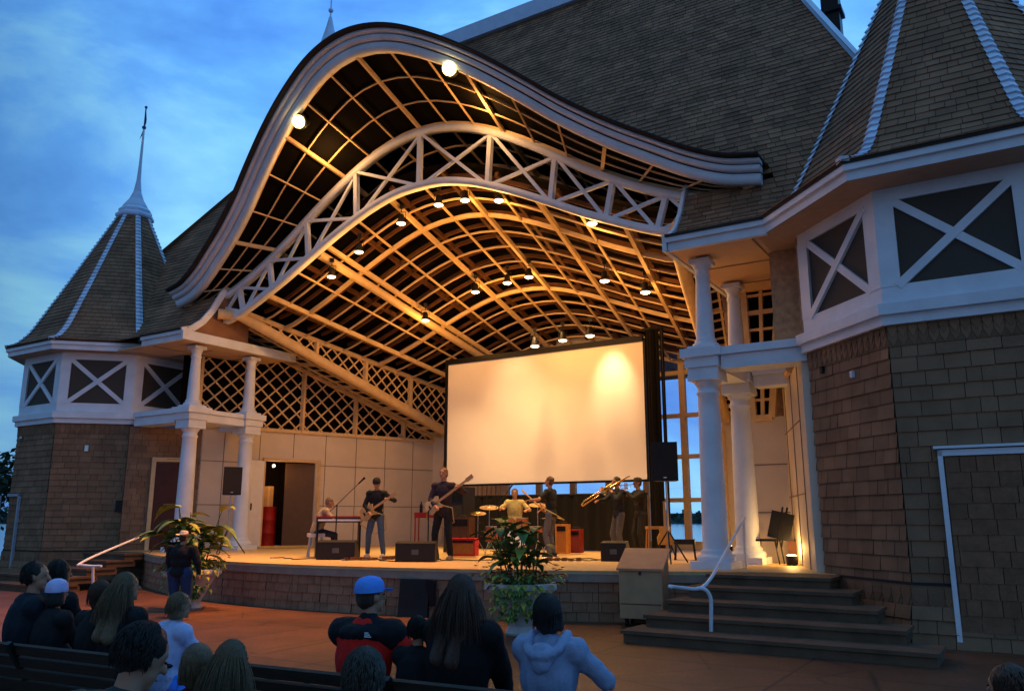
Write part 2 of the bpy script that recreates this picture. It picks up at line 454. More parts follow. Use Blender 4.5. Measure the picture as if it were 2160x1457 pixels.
# door room behind the opening
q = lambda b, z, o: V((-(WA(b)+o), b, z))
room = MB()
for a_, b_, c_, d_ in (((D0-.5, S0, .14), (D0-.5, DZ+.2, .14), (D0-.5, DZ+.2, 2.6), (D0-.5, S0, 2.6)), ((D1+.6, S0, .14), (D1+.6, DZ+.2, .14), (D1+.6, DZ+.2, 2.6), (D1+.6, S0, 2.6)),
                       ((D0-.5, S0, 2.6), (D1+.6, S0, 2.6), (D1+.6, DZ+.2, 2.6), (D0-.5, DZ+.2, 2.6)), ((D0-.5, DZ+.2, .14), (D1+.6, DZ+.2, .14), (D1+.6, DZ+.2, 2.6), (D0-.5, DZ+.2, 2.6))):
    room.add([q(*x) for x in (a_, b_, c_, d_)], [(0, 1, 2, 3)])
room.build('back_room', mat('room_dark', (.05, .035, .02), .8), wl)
fr = MB(); g = lambda b, z, o=.02: V((-(WA(b)-o), b, z))
fr.bar(g(D0-.04, S0), g(D0-.04, DZ+.08), .09, .08, V((0, 1, 0))); fr.bar(g(D1+.04, S0), g(D1+.04, DZ+.08), .09, .08, V((0, 1, 0))); fr.bar(g(D0, DZ+.04), g(D1, DZ+.04), .08, .09)
fr.build('door_frame', CREAM, wl)
# folded open leaf, half opening dark leaf
lf = MB(); lf.bar(g(D0-.62, S0+.02, .28)+V((0, 0, 1.28)), g(D0-.06, S0+.02, .05)+V((0, 0, 1.28)), .05, 2.52); leaf = lf.build('stage_door', mat('door_white', (.78, .80, .84), .5, .05), wl)
hd = MB(); hd.bar(g(D0-.55, 1.9, .34), g(D0-.55, 2.1, .34), .03, .03, V((0, 1, 0))); hd.build('handle', BLKM, leaf)
lf = MB(); lf.bar(q(D1-.02, S0+1.3, .1), q(D1-.75, S0+1.3, .35), .05, 2.5); lf.build('stage_door', mat('door_brown', (.10, .06, .035), .5), wl, label='dark brown stage door leaf')
th = MB(); th.bar(g(D0, S0+.03, -.1), g(D1, S0+.03, -.1), .3, .05); th.build('threshold', mat('yellow_threshold', (.75, .55, .15), .5), wl)

# right wing: short return wall with tapered grid window
yb = 3.0
rw = MB(); rw.box(6.9, 7.88, yb, yb+.12, S0, 3.68); rwo = rw.build('return_wall', WALLP, B)
jw = MB(); 
for z in (1.75, 2.7): jw.box(6.9, 7.88, yb-.012, yb-.002, z, z+.02)
jw.build('panel_joint', MATS['joint_shadow'], rwo)
gw = MB(); TL, TR, BL, BR_ = V((7.16, yb-.05, 6.62)), V((7.93, yb-.05, 6.62)), V((7.22, yb-.05, 3.66)), V((7.60, yb-.05, 3.66))
gw.bar(BL, TL, .13, .12, V((0, 1, 0))); gw.bar(BR_, TR, .13, .12, V((0, 1, 0))); gw.bar((BL+BR_)/2, (TL+TR)/2, .07, .08, V((0, 1, 0))); gw.bar(TL, TR, .13, .12)
gw.bar(BL, BR_, .1, .12)
for i in range(1, 8):
    gw.bar(BL.lerp(TL, i/8), BR_.lerp(TR, i/8), .07, .05 if i % 2 else .09)
gwo = gw.build('grid_window', CREAM, B)
v = MB(); v.add([BL+V((0, .06, 0)), BR_+V((0, .06, 0)), TR+V((0, .06, 0)), TL+V((0, .06, 0))], [(0, 1, 2, 3)]); v.build('dark_glass', BLACKV, gwo)
v = MB(); v.add([BR_+V((0, .05, 0)), V((8.3, yb+.1, 3.66)), V((8.3, yb+.1, 6.9)), TR+V((0, .05, 0))], [(0, 1, 2, 3)]); v.add([V((6.8, yb+.13, 3.68)), BL+V((0, .05, 0)), TL+V((0, .05, 0)), V((6.6, yb+.13, 6.9))], [(0, 1, 2, 3)])
v.build('lattice_infill', mat('infill_board', (.30, .19, .12), .8, .4, 9), gwo)

# ------------------------------------------------------------------ back wall with window grid
bw = MB(); xm = [-2.67+1.23*i for i in range(7)]; zl = [.96, 2.18, 3.42, 4.62, 5.9, 7.1]
bw.box(-WA(BW)-.1, xm[0], BW, BW+.15, S0, 7.4); bw.box(xm[-1], WA(BW)+.1, BW, BW+.15, S0, 7.4)
bw.box(xm[0], xm[-1], BW, BW+.15, S0, zl[0]); bw.box(xm[0], xm[-1], BW, BW+.15, zl[-1], 7.6)
bwo = bw.build('back_wall', WALLP, B)
sl = MB()
for i in range(14): sl.box(-5.3+.18*i, -5.22+.18*i, BW-.05, BW-.002, S0, 3.6)
sl.build('wall_slat', CREAM, bwo)
for i in range(6):
    wn = MB(); x0, x1 = xm[i], xm[i+1]
    wn.box(x0-.001, x0+.09, BW-.03, BW+.12, zl[0], zl[-1]); wn.box(x1-.09, x1-.003, BW-.03, BW+.12, zl[0], zl[-1])
    for k, z in enumerate(zl): wn.box(x0+.09, x1-.09, BW-.028, BW+.118, z-(.0 if k == 0 else .06), z+(.0 if k == 5 else .06))
    wo = wn.build('window', CREAM, bwo)
    gl = MB(); gl.box(x0+.08, x1-.08, BW+.05, BW+.056, zl[0], zl[-1])
    gm = MATS.get('glass')
    if not gm:
        gm = bpy.data.materials.new('glass'); gm.use_nodes = True; nt = gm.node_tree; nt.nodes.clear()
        o_ = nt.nodes.new('ShaderNodeOutputMaterial'); mx = nt.nodes.new('ShaderNodeMixShader'); t_ = nt.nodes.new('ShaderNodeBsdfTransparent'); g_ = nt.nodes.new('ShaderNodeBsdfGlossy')
        fz = nt.nodes.new('ShaderNodeTexNoise'); fz.inputs['Scale'].default_value = 2; mm = nt.nodes.new('ShaderNodeMapRange'); mm.inputs['To Min'].default_value = .03; mm.inputs['To Max'].default_value = .1
        nt.links.new(fz.outputs['Fac'], mm.inputs['Value']); nt.links.new(mm.outputs[0], mx.inputs[0])
        g_.inputs['Roughness'].default_value = .03; nt.links.new(t_.outputs[0], mx.inputs[1]); nt.links.new(g_.outputs[0], mx.inputs[2]); nt.links.new(mx.outputs[0], o_.inputs[0]); MATS['glass'] = gm
    gl.build('pane', gm, wo)
# upper gable void above vault at the back
v = MB(); v.add([V((-8.5, BW+.2, 4.2)), V((8.5, BW+.2, 4.2)), V((8.5, BW+.2, 12)), V((-8.5, BW+.2, 12))], [(0, 1, 2, 3)])
# closed above the windows only
v = MB(); v.box(-8.5, 8.5, BW+.16, BW+.3, 7.5, 12.5); v.box(-8.5, -WA(BW)-.1, BW+.16, BW+.3, S0, 7.5); v.box(WA(BW)+.1, 8.5, BW+.16, BW+.3, S0, 7.5); v.build('rear_gable', BLACKV, B)

# ------------------------------------------------------------------ stage
edge_b = lambda a: -2.65+(a/7.3)**2*1.95
NS = 44; xs = [-7.9+15.8*i/NS for i in range(NS+1)]
st = MB(); top = []; 
for x0, x1 in zip(xs, xs[1:]):
    st.add([V((x0, edge_b(x0)-.06, S0)), V((x1, edge_b(x1)-.06, S0)), V((x1, BW, S0)), V((x0, BW, S0))], [(0, 1, 2, 3)])
    st.add([V((x0, edge_b(x0)-.06, S0-.05)), V((x1, edge_b(x1)-.06, S0-.05)), V((x1, edge_b(x1)-.06, S0)), V((x0, edge_b(x0)-.06, S0))], [(0, 1, 2, 3)])
st.box(7.9, 9.3, -.35, BW, S0-.05, S0); st.box(-9.3, -7.9, -.35, BW, S0-.05, S0)
st.build('stage_deck', FLOORW, B)
sk = MB(); un = MB()
for x0, x1 in zip(xs[::2], xs[2::2]):
    p0, p1 = V((x0, edge_b(x0), 0)), V((x1, edge_b(x1), 0))
    shingle(sk, un, [p0+V((0, 0, .0)), p0+V((0, 0, .62))], [p1, p1+V((0, 0, .62))], .155, (.16, .36), .02)
sko = sk.build('stage_skirt', SHS, B); un.build('underlay', UNDER, sko)
sk = MB()
for x0, x1 in zip(xs, xs[1:]):
    for (z0, z1, o) in ((.62, .745, .045),):
        a = V((x0, edge_b(x0)-o, z0)); b = V((x1, edge_b(x1)-o, z0)); sk.add([a, b, b+V((0, 0, z1-z0)), a+V((0, 0, z1-z0)), a+V((0, .2, 0)), b+V((0, .2, 0))], [(0, 1, 2, 3), (4, 5, 1, 0)])
sk.build('stage_border', mat('grey_board', (.30, .25, .20), .7, .15, 5, .2, 30), B)
vn = MB(); a0 = 2.62
for i in range(7): vn.box(a0, a0+.5, edge_b(2.8)-.04, edge_b(2.8)-.028, .22+.05*i, .25+.05*i)
vn.box(a0-.04, a0+.54, edge_b(2.8)-.026, edge_b(2.8)-.024, .18, .6)
vn.build('vent_opening', BLK, B)

# ------------------------------------------------------------------ steps
for sg in (1, -1):
    stp = MB()
    bfr = [-3.35, -2.85, -2.3, -1.75, -1.2]
    for i, b in enumerate(bfr):
        z1 = .16*(i+1)-.001 if i < 4 else .79; left = 7.0+.12*i
        rt_ = 10.85-.38*i; x0, x1 = (left, rt_) if sg > 0 else (-rt_, -left)
        stp.box(x0, x1, b, b+.75 if i < 4 else -.3, z1-.045, z1)
        stp.box(x0+.03, x1-.03, b+.03, b+.8 if i < 4 else -.3, z1-.16, z1-.046)
    stp.build('entrance_steps', CONC, B)

# ------------------------------------------------------------------ towers
def octagon(cx, cy, R): return [V((cx+R*cos(radians(22.5+45*k)), cy+R*sin(radians(22.5+45*k)), 0)) for k in range(8)]
def tower(cx, cy, sg, ev=1.27, step=.205):
    Rw = 2.55; oc = octagon(cx, cy, Rw)
    wall = MB(); un = MB(); trim = MB(); dk_ = MB(); sf = MB(); xp = []
    Z = lambda p, z: V((p.x, p.y, z))
    facing = []
    for k in range(8):
        p, q_ = oc[k], oc[(k+1) % 8]; mid = (p+q_)/2
        d = mid-V((cx, cy, 0))
        if d.y > 1.0: # hidden behind, plain panel
            un.add([Z(q_, 0), Z(p, 0), Z(p, 6.4), Z(q_, 6.4)], [(0, 1, 2, 3)]); continue
        # ccw octagon seen from outside: left edge = p, right edge = q_
        L, R = p, q_
        facing.append((L, R))
        sk0 = V((cx, cy, 0)); e = lambda v, k_: sk0+(v-sk0)*k_
        shingle(wall, un, [Z(L, .72), Z(L, 4.05)], [Z(R, .72), Z(R, 4.05)], step, (.17, .42), .024)
        shingle(wall, un, [Z(e(L, 1.06), .0), Z(e(L, 1.025), .5)], [Z(e(R, 1.06), .0), Z(e(R, 1.025), .5)], .2, (.17, .42), .024)
        wall.add([Z(e(L, 1.014), .44), Z(e(R, 1.014), .44), Z(e(R, 1.014), .76), Z(e(L, 1.014), .76)], [(0, 1, 2, 3)], tone=.75); wall.add([Z(e(L, 1.008), 4.0), Z(e(R, 1.008), 4.0), Z(e(R, 1.008), 4.33), Z(e(L, 1.008), 4.33)], [(0, 1, 2, 3)], tone=.72)
        pointed_row(wall, e(L, 1.02), e(R, 1.02), .74, .26, .2, .0); pointed_row(wall, e(L, 1.022), e(R, 1.022), .66, .26, .2, -.012)
        pointed_row(wall, L, R, 4.32, .20, .13, .034); pointed_row(wall, L, R, 4.20, .20, .13, .026)
        un.add([Z(e(L, 1.01), .45), Z(e(R, 1.01), .45), Z(e(R, 1.01), .8), Z(e(L, 1.01), .8)], [(0, 1, 2, 3)])
        un.add([Z(L, 4.0), Z(R, 4.0), Z(R, 6.4), Z(L, 6.4)], [(0, 1, 2, 3)])
        lg = MB(); 
        def ring(z0, z1, s0, s1):
            a, b = e(L, s0), e(R, s0); c, d_ = e(L, s1), e(R, s1)
            trim.add([Z(a, z0), Z(b, z0), Z(d_, z1), Z(c, z1)], [(0, 1, 2, 3)])
        ring(4.30, 4.44, 1.045, 1.045); ring(4.44, 4.44, 1.045, 1.075); ring(4.44, 4.60, 1.075, 1.075); ring(4.60, 4.62, 1.075, 1.01)
        trim.add([Z(e(L, .95), 4.30), Z(e(R, .95), 4.30), Z(e(R, 1.045), 4.30), Z(e(L, 1.045), 4.30)], [(0, 1, 2, 3)])
        ring(4.62, 4.88, 1.02, 1.02); ring(6.14, 6.36, 1.02, 1.02); ring(4.88, 4.88, 1.02, .97); ring(6.14, 6.14, .97, 1.02)
        # soffit and eave boards
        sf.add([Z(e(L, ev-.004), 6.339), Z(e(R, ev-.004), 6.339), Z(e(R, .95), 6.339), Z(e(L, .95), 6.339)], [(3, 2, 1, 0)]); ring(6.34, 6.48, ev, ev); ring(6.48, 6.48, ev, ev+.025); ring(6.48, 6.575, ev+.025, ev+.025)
        dk_.add([Z(e(L, ev+.035), 6.575), Z(e(R, ev+.035), 6.575), Z(e(R, ev+.035), 6.64), Z(e(L, ev+.035), 6.64), Z(e(L, ev), 6.574), Z(e(R, ev), 6.574)], [(0, 1, 2, 3), (4, 5, 1, 0)])
        # corner posts
        dd = (R-L).normalized(); nn = dd.cross(V((0, 0, 1)))
        for c0, s_ in ((L, 1), (R, -1)):
            a = c0-dd*s_*.023+nn*.055; b = c0+dd*s_*.24+nn*.055
            if s_ < 0: a, b = b, a
            trim.add([Z(a, 4.86), Z(b, 4.86), Z(b, 6.16), Z(a, 6.16)], [(0, 1, 2, 3)])
            i_ = b if s_ > 0 else a
            trim.add([Z(i_, 4.86), Z(i_-nn*.12, 4.86), Z(i_-nn*.12, 6.16), Z(i_, 6.16)], [(0, 1, 2, 3), (3, 2, 1, 0)])
        xp.append((L, R, dd, nn))
    t = wall.build('tower_wall', SHW, B); un.build('underlay', UNDER, t); trim.build('cornice_trim', WHITE, t); dk_.build('shingle_edge', UNDER, t); sf.build('soffit', mat('soffit_shaded', (.42, .31, .22), .7, .1, 5), t)  # soffit coloured darker to hold the shade under the eave
    for L, R, dd, nn in xp:
        ms = MB(); ms.add([Z(L+dd*.2, 4.85)+nn*.012, Z(R-dd*.2, 4.85)+nn*.012, Z(R-dd*.2, 6.18)+nn*.012, Z(L+dd*.2, 6.18)+nn*.012], [(0, 1, 2, 3)])
        ms.build('vent_panel', MESH, t)
        cb = MB(); a0, a1 = L+dd*.2+nn*.04, R-dd*.2+nn*.04
        cb.bar(Z(a0, 4.86), Z(a1, 6.16), .12, .05, nn); cb.bar(Z(a0, 6.16)-nn*.012, Z(a1, 4.86)-nn*.012, .118, .045, nn)
        cb.build('cross_brace', WHITE, t)
    # bell roof
    e0 = (ev+.04)*2.55; prof = [(e0, 6.62), (lerp(e0, 2.6, .42), 6.70), (2.76, 6.86), (2.58, 7.08), (2.43, 7.36), (1.86, 8.5), (1.38, 9.5), (.90, 10.5), (.44, 11.45)]
    rf = MB(); un = MB(); hips = []
    for k in range(8):
        L = [V((cx+r*cos(radians(22.5+45*k)), cy+r*sin(radians(22.5+45*k)), z)) for r, z in prof]
        R = [V((cx+r*cos(radians(67.5+45*k)), cy+r*sin(radians(67.5+45*k)), z)) for r, z in prof]
        hips.append(L)
        if (L[0]+R[0]).y/2-cy > 2.5:
            for i in range(len(L)-1): un.add([L[i], R[i], R[i+1], L[i+1]], [(0, 1, 2, 3)])
            continue
        shingle(rf, un, L, R, .145, (.14, .34), .02)
    ro = rf.build('tower_roof', SHR, B); un.build('underlay', UNDER, ro)
    for k, L in enumerate(hips):
        if L[0].y-cy > 2.2: continue
        hb = MB(); acc = 0; out = V((L[0].x-cx, L[0].y-cy, 0)).normalized(); tan_ = out.cross(V((0, 0, 1)))
        rows = resample(L, L, .145)
        for i in range(len(rows)-1):
            a, b = rows[i][0], rows[i+1][0]; d = (b-a).normalized(); nn = tan_.cross(d); nn = nn if nn.dot(out) > 0 else -nn
            hw = lerp(.105, .075, i/len(rows)); bk = out*-.045
            lo_, hi_ = a+nn*.06, b+nn*.028+d*.01
            hb.add([lo_-tan_*hw+bk, lo_+nn*.012, lo_+tan_*hw+bk, hi_-tan_*hw+bk, hi_, hi_+tan_*hw+bk, a-tan_*hw+bk-nn*.02, a, a+tan_*hw+bk-nn*.02],
                   [(0, 1, 4, 3), (1, 2, 5, 4), (6, 7, 1, 0), (7, 8, 2, 1)], False, random.uniform(.85, 1.1))
        hb.build('hip_cap', mat('hip_metal', (.60, .70, .86), .5, .1, 6, tone=True), ro)
    cp = MB(); cp.lathe([(.54, 11.30), (.60, 11.34), (.60, 11.42), (.52, 11.50), (.52, 11.60), (.42, 11.70), (.40, 11.76), (.23, 12.02), (.125, 12.3), (.07, 12.7), (.05, 13.25), (.04, 13.9), (.03, 14.6)], (cx, cy, 0), 8, False, .5)
    cpo = cp.build('finial_cap', CAP, ro)
    fp = MB(); fp.tube([(cx, cy, 14.5), (cx, cy, 15.35)], .022, 8); fp.ico((cx, cy, 14.62), .07); fp.ico((cx, cy, 15.37), .05)
    fl = [V((cx+.02+.02*i, cy, 15.25-.10*i+.0)) for i in range(9)]
    fp.add([V((cx+.02, cy, 15.3)), V((cx+.10, cy-.05, 15.22)), V((cx+.06, cy+.03, 14.9)), V((cx+.13, cy-.02, 14.75)), V((cx-.06, cy, 14.35)), V((cx-.16, cy-.03, 14.2)), V((cx-.02, cy, 14.6))], [(0, 1, 2), (1, 3, 2), (0, 2, 6), (2, 3, 6), (6, 3, 4), (4, 5, 6)])
    fp.build('pennant', mat('pennant_blue', (.05, .09, .25), .7), cpo)
    return t
TR = (11.4, .85); TL_ = (-12.25, 1.15)
t_r = tower(TR[0], TR[1], 1); t_l = tower(TL_[0], TL_[1], -1, 1.2, .17)
# door on right tower front facet
yf = TR[1]-2.356; dm = MB()
dm.box(10.90, 10.96, yf-.14, yf-.0, 0, 2.52); dm.box(10.90, 12.4, yf-.14, yf-.0, 2.44, 2.52); dm.box(10.86, 12.4, yf-.18, yf-.0, 2.535, 2.57)
do = dm.build('door_frame', WHITE, t_r)
dr = MB(); un = MB()
shingle(dr, un, [V((10.97, yf-.11, .02)), V((10.97, yf-.11, 2.43))], [V((12.38, yf-.11, .02)), V((12.38, yf-.11, 2.43))], .205, (.17, .4), .012)
dr.build('tower_door', mat('door_shingle', (.20, .105, .06), .85, .2, 9, .3, 60, tone=True), t_r)
# left tower door, pale leaf, small fittings, plaque
yl = TL_[1]-2.356
dm = MB(); dm.box(-12.62, -12.56, yl-.1, yl-.03, 0, 2.35); dm.box(-13.2, -12.56, yl-.1, yl-.03, 2.28, 2.35)
dm.build('door_frame', mat('blue_grey_trim', (.35, .40, .48), .6), t_l)
dm = MB(); dm.box(-13.62, -13.22, yl-.28, yl-.24, .02, 2.30); dm.build('tower_door', mat('pale_leaf', (.34, .37, .50), .6), t_l, label='pale tower door leaf standing open')
def chamf(cx, cy, sg, t, z, out=.05):   # point on the chamfer facing the stage
    p = V((cx-sg*.976, cy-2.356, 0)); q = V((cx-sg*2.356, cy-.976, 0)); n_ = V((-sg*.707, -.707, 0)); r = p.lerp(q, t)+n_*out; r.z = z; return r, n_
for (t_, sg, tt, z, m, s_, nm) in ((t_r, 1, .42, 3.75, WHITE, .035, 'wall_fitting'), (t_r, 1, .80, 3.95, BLK, .04, 'wall_fitting'), (t_l, -1, .45, 3.6, STEEL, .06, 'wall_fitting'), (t_l, -1, .98, 2.0, BLK, .16, 'plaque')):
    c_ = (TR if sg > 0 else TL_); p, n_ = chamf(c_[0], c_[1], sg, tt, z, .04)
    b_ = MB(); tn = n_.cross(V((0, 0, 1))); b_.bar(p-V((0, 0, s_*(1.0 if nm == 'plaque' else 1.4))), p+V((0, 0, s_*(1.0 if nm == 'plaque' else 1.4))), s_*1.6, .05, n_); b_.build(nm, m, t_)
b_ = MB(); b_.ico((-12.9, yl-.06, 3.95), .06); b_.build('wall_fitting', STEEL, t_l)
# board wall closing the right tower side above the porch, shingled wall with a dark door closing the left porch
m = MB(); m.box(8.93, 9.0, .0, 3.3, 4.62, 6.34); m.build('porch_side_wall', mat('porch_wall', (.50, .30, .16), .7, .3, 9), B)
m = MB(); m.box(8.35, 8.925, .52, .60, 4.62, 6.34); m.build('porch_side_wall', MATS['porch_wall'], B)
m = MB(); un = MB(); pA, pB = V((-9.62, .0, 0)), V((-8.40, 1.52, 0)); z_ = lambda p, z: V((p.x, p.y, z))
shingle(m, un, [z_(pA, S0), z_(pA, 4.2)], [z_(pB, S0), z_(pB, 4.2)], .17, (.17, .4), .02)
w_ = m.build('porch_side_wall', SHW, B); un.build('underlay', UNDER, w_)
d_ = (pB-pA).normalized(); nn_ = d_.cross(V((0, 0, 1)))
m = MB(); a_, b_ = pA+d_*.72+nn_*.04, pA+d_*1.62+nn_*.04; m.bar(z_((a_+b_)/2, S0), z_((a_+b_)/2, 3.2), .9, .05, nn_); m.build('side_door', DKRED, w_)
m = MB(); m.bar(z_(a_, S0), z_(a_, 3.3), .11, .09, nn_); m.bar(z_(b_, S0), z_(b_, 3.3), .11, .09, nn_); m.bar(z_(a_-d_*.05, 3.3), z_(b_+d_*.05, 3.3), .09, .12); m.build('door_frame', CREAM, w_)
# ------------------------------------------------------------------ porches: columns, beams, eaves
def column(a, b, z0, z1, r0, r1, base=True):
    m = MB(); c = (a, b, 0)
    h = z1-z0
    if base: m.box(a-r0*1.55, a+r0*1.55, b-r0*1.55, b+r0*1.55, z0, z0+.12)
    bz = z0+(.12 if base else 0)
    prof = [(r0*1.42, bz), (r0*1.48, bz+.05), (r0*1.40, bz+.10), (r0*1.16, bz+.12), (r0*1.20, bz+.16), (r0*1.03, bz+.20)]
    for i in range(9):
        t = i/8; prof.append((lerp(r0, r1, t**1.3), lerp(bz+.22, z1-.34, t)))
    prof += [(r1*1.12, z1-.32), (r1*1.12, z1-.28), (r1*1.0, z1-.27), (r1*1.0, z1-.19), (r1*1.15, z1-.16), (r1*1.36, z1-.09)]
    m.lathe(prof, c, 28); m.box(a-r1*1.5, a+r1*1.5, b-r1*1.5, b+r1*1.5, z1-.088, z1)
    return m.build('column', WHITE, B)
for sg in (1, -1):
    CA = 7.2*sg
    for b in (.2, 2.1):
        column(CA, b, S0, 4.12, .225, .185)
        column(CA, b, 4.62, 6.30, .165, .125, False)
    bm = MB(); x0, x1 = sorted((CA-sg*.34, sg*9.1)); ax = sorted((CA-sg*.34, CA+sg*.34))
    lo = sorted((CA+sg*.345, sg*9.35))
    bm.box(lo[0], lo[1], -.06, .44, 4.20, 4.44); bm.box(lo[0], lo[1], -.12, .5, 4.445, 4.58)
    for b in (.2, 2.1):
        bm.box(ax[0]+.07, ax[1]-.07, b-.27, b+.27, 4.122, 4.26); bm.box(ax[0]+.03, ax[1]-.03, b-.31, b+.31, 4.262, 4.44); bm.box(ax[0]-.03, ax[1]+.03, b-.37, b+.37, 4.442, 4.60); bm.box(ax[0]+.08, ax[1]-.08, b-.26, b+.26, 4.601, 4.66)
    bm.box(lo[0], lo[1]-.0, 1.9, 2.3, 4.15, 4.36); bm.box(lo[0], lo[1], 1.84, 2.36, 4.365, 4.50)
    bm.box(ax[0]+.10, ax[1]-.10, .515, 1.785, 4.23, 4.44); bm.box(ax[0]+.05, ax[1]-.05, .515, 1.785, 4.445, 4.56)
    bm.build('porch_beam', WHITE, B)
    # ceiling of the porch + eave fascia
    pc = MB(); xx = sorted((sg*6.85, sg*9.9)); pc.box(xx[0], xx[1], -.46, 3.2, 6.347, 6.387); pc.build('porch_ceiling', mat('porch_board', (.66, .46, .28), .6, .05), B)  # ceiling boards coloured more orange to stand for the warm glow
    ev = MB(); xe = sorted((sg*6.85, sg*8.60)); ev.box(xe[0], xe[1], -.56, -.465, 6.33, 6.48); ev.box(xe[0]-.02*(sg > 0), xe[1]+.02*(sg < 0), -.62, -.465, 6.485, 6.575)
    ek = MB(); ek.box(xe[0]-.03*(sg > 0), xe[1]+.03*(sg < 0), -.65, -.465, 6.578, 6.625); ek.build('shingle_edge', UNDER, B)
    xs_ = sorted((sg*6.83, sg*6.75)); ev.box(xs_[0], xs_[1], -.60, 3.4, 6.33, 6.58)
    ev.build('eave_board', WHITE, B)
    # ladder of ceiling joints
    jl = MB()
    for b in (.9, 2.2): jl.box(xx[0]+.05, xx[1]-.6, b, b+.02, 6.33, 6.339)
    jl.box(*(sorted((sg*8.3, sg*8.32))), -.4, 3.1, 6.33, 6.339); jl.build('ceiling_joint', MATS['joint_shadow'], B)

# ------------------------------------------------------------------ main roof (front slope with concave flare, cut round the arch)
FL = [(-.60, 6.60), (-.30, 6.70), (.02, 6.95), (.32, 7.34), (.62, 7.9)]
SL = .535
prof = FL+[(.62+SL*(z-7.9), z) for z in (9, 10, 11, 12, 13, 14, 15, 16, 16.6)]
outer = [(a+m.x*.44, z+m.y*.44) for (a, z), m in zip(P, N)]
outer_tab = [(a, z) for a, z in outer if a >= 0]
def arch_z(a): return interp(outer_tab, a) if abs(a) < outer_tab[-1][0] else 0
def cutf(p):
    if abs(p.x) < 6.8: return p.z < arch_z(p.x)-.05
    if abs(p.x) < outer_tab[-1][0]: return 7.75 < p.z < arch_z(p.x)-.15
    return False
def hipR(z): return 12.2 if z < 6.61 else lerp(11.7, 7.2, (z-6.6)/10.0)
def hipL(z): return -14.6 if z < 6.61 else -lerp(14.6, 6.2, min(1, (z-6.6)/10.0))
L = [V((hipL(z), b, z)) for b, z in prof]; R = [V((hipR(z), b, z)) for b, z in prof]
mr = MB(); un = MB(); shingle(mr, un, L, R, .15, (.15, .36), .02, cut=cutf, tv=.25)
mro = mr.build('main_roof', SHR, B); un.build('underlay', UNDER, mro)
bk = MB()   # flanks and rear slope so the roof is a closed volume
bk.add([L[-1], R[-1], V((11.5, 14.0, 6.6)), V((-14.6, 14.0, 6.6))], [(0, 1, 2, 3)])
for E_ in (L, R):
    for i in range(len(E_)-1): bk.add([E_[i], E_[i+1], V((E_[-1].x, 5.2, 16.5)), V((E_[0].x*(.98), 14.0, 6.6))], [(0, 1, 2, 3)])
bk.build('rear_slope', SHR, mro)
rd = MB(); up = V((0, -.1, .22))
rd.bar(L[-1]+V((0, 0, .1)), R[-1]+V((0, 0, .1)), .5, .5)
rd.build('ridge_board', CAP, mro)
hb = MB()
for (p, q_) in zip(R[4:], R[5:]): hb.bar(p+V((0, -.02, .02)), q_+V((0, -.02, .02)), .16, .08)
hb.build('hip_cap', MATS['hip_metal'], mro)
# white curved rake where the porch roof stops beside the arch
for sg in (1, -1):
    rk = MB()
    pts = [V((sg*6.80, b-.02, z)) for b, z in FL]+[V((sg*6.80, .95, 8.3))]
    for p, q_ in zip(pts, pts[1:]): rk.bar(p+V((0, 0, -.05)), q_+V((0, 0, -.05)), .07, .17)
    rk.build('rake_board', WHITE, B)
    ck = MB(); ck.add([V((sg*6.82, b, z-.05)) for b, z in FL]+[V((sg*6.82, 1.0, 7.9)), V((sg*6.82, 1.6, 7.9)), V((sg*6.82, 1.6, 6.4))], [(0, 1, 2, 3, 4, 5, 6, 7)]); ck.build('rake_cheek', SHR, B)
# rear turrets: slim blue spire on the left, dark cupola on the right
sp = at(690, 100, H+21.0)
def bl(p): d = p-O; return V((d.dot(U), d.dot(M_), p.z))
s_b = bl(V((-8.45, 34.1, 0)))
m = MB(); m.lathe([(1.9, 16), (.95, 20.5), (.46, 22.9), (.20, 23.9), (.07, 24.5)], (s_b.x, s_b.y, 0), 8, False, .5); mo = m.build('rear_spire', CAP, B)
m = MB(); m.ico((s_b.x, s_b.y, 24.85), .12); m.tube([(s_b.x, s_b.y, 24.4), (s_b.x, s_b.y, 25.4)], .03); m.build('finial', CAP, mo)
c_p = pd(1754, 30, 30); s_b = bl(c_p); cz = c_p.z
m = MB(); m.box(s_b.x-.30, s_b.x+.30, s_b.y-.3, s_b.y+.3, cz-6, cz+3); m.box(s_b.x-.4, s_b.x+.4, s_b.y-.4, s_b.y+.4, cz-.1, cz+.05); m.build('chimney', BLKM, B)

# ------------------------------------------------------------------ projection screen + drapes (things on the stage)
def onstage(a, b, z=S0): return W(a, b, z)
sz = thing('projection_screen', 'large blank cream projection screen in a black frame hung above the band', 'screen', onstage(.16, 6.3, 0), -TH)
m = MB(); m.box(-3.25, 3.27, 0, .02, 2.66, 6.34); m.build('screen_cloth', SCREEN, sz)
m = MB(); m.box(-3.35, -3.25, -.03, .05, 2.60, 6.50); m.box(3.27, 3.33, -.03, .05, 2.60, 6.36); m.box(-3.35, 3.33, -.03, .05, 2.60, 2.659); m.box(-3.25, 3.27, -.05, .05, 6.345, 6.50); m.build('frame', BLKM, sz)
m = MB()
def drape(mb, x0, x1, y, z0, z1, n, amp=.05):
    vs = []; fs = []
    for i in range(n+1):
        x = lerp(x0, x1, i/n); yy = y+amp*sin(i*1.7)+amp*.5*sin(i*.6); vs += [V((x, yy, z0)), V((x, yy*1.0+amp*.3*sin(i*2.3), z1))]
    for i in range(n): fs.append((2*i, 2*i+2, 2*i+3, 2*i+1))
    mb.add(vs, fs, True)
dr = thing('black_drape', 'tall black drape hanging to the right of the screen', 'drape', onstage(3.75, 6.2, 0), -TH)
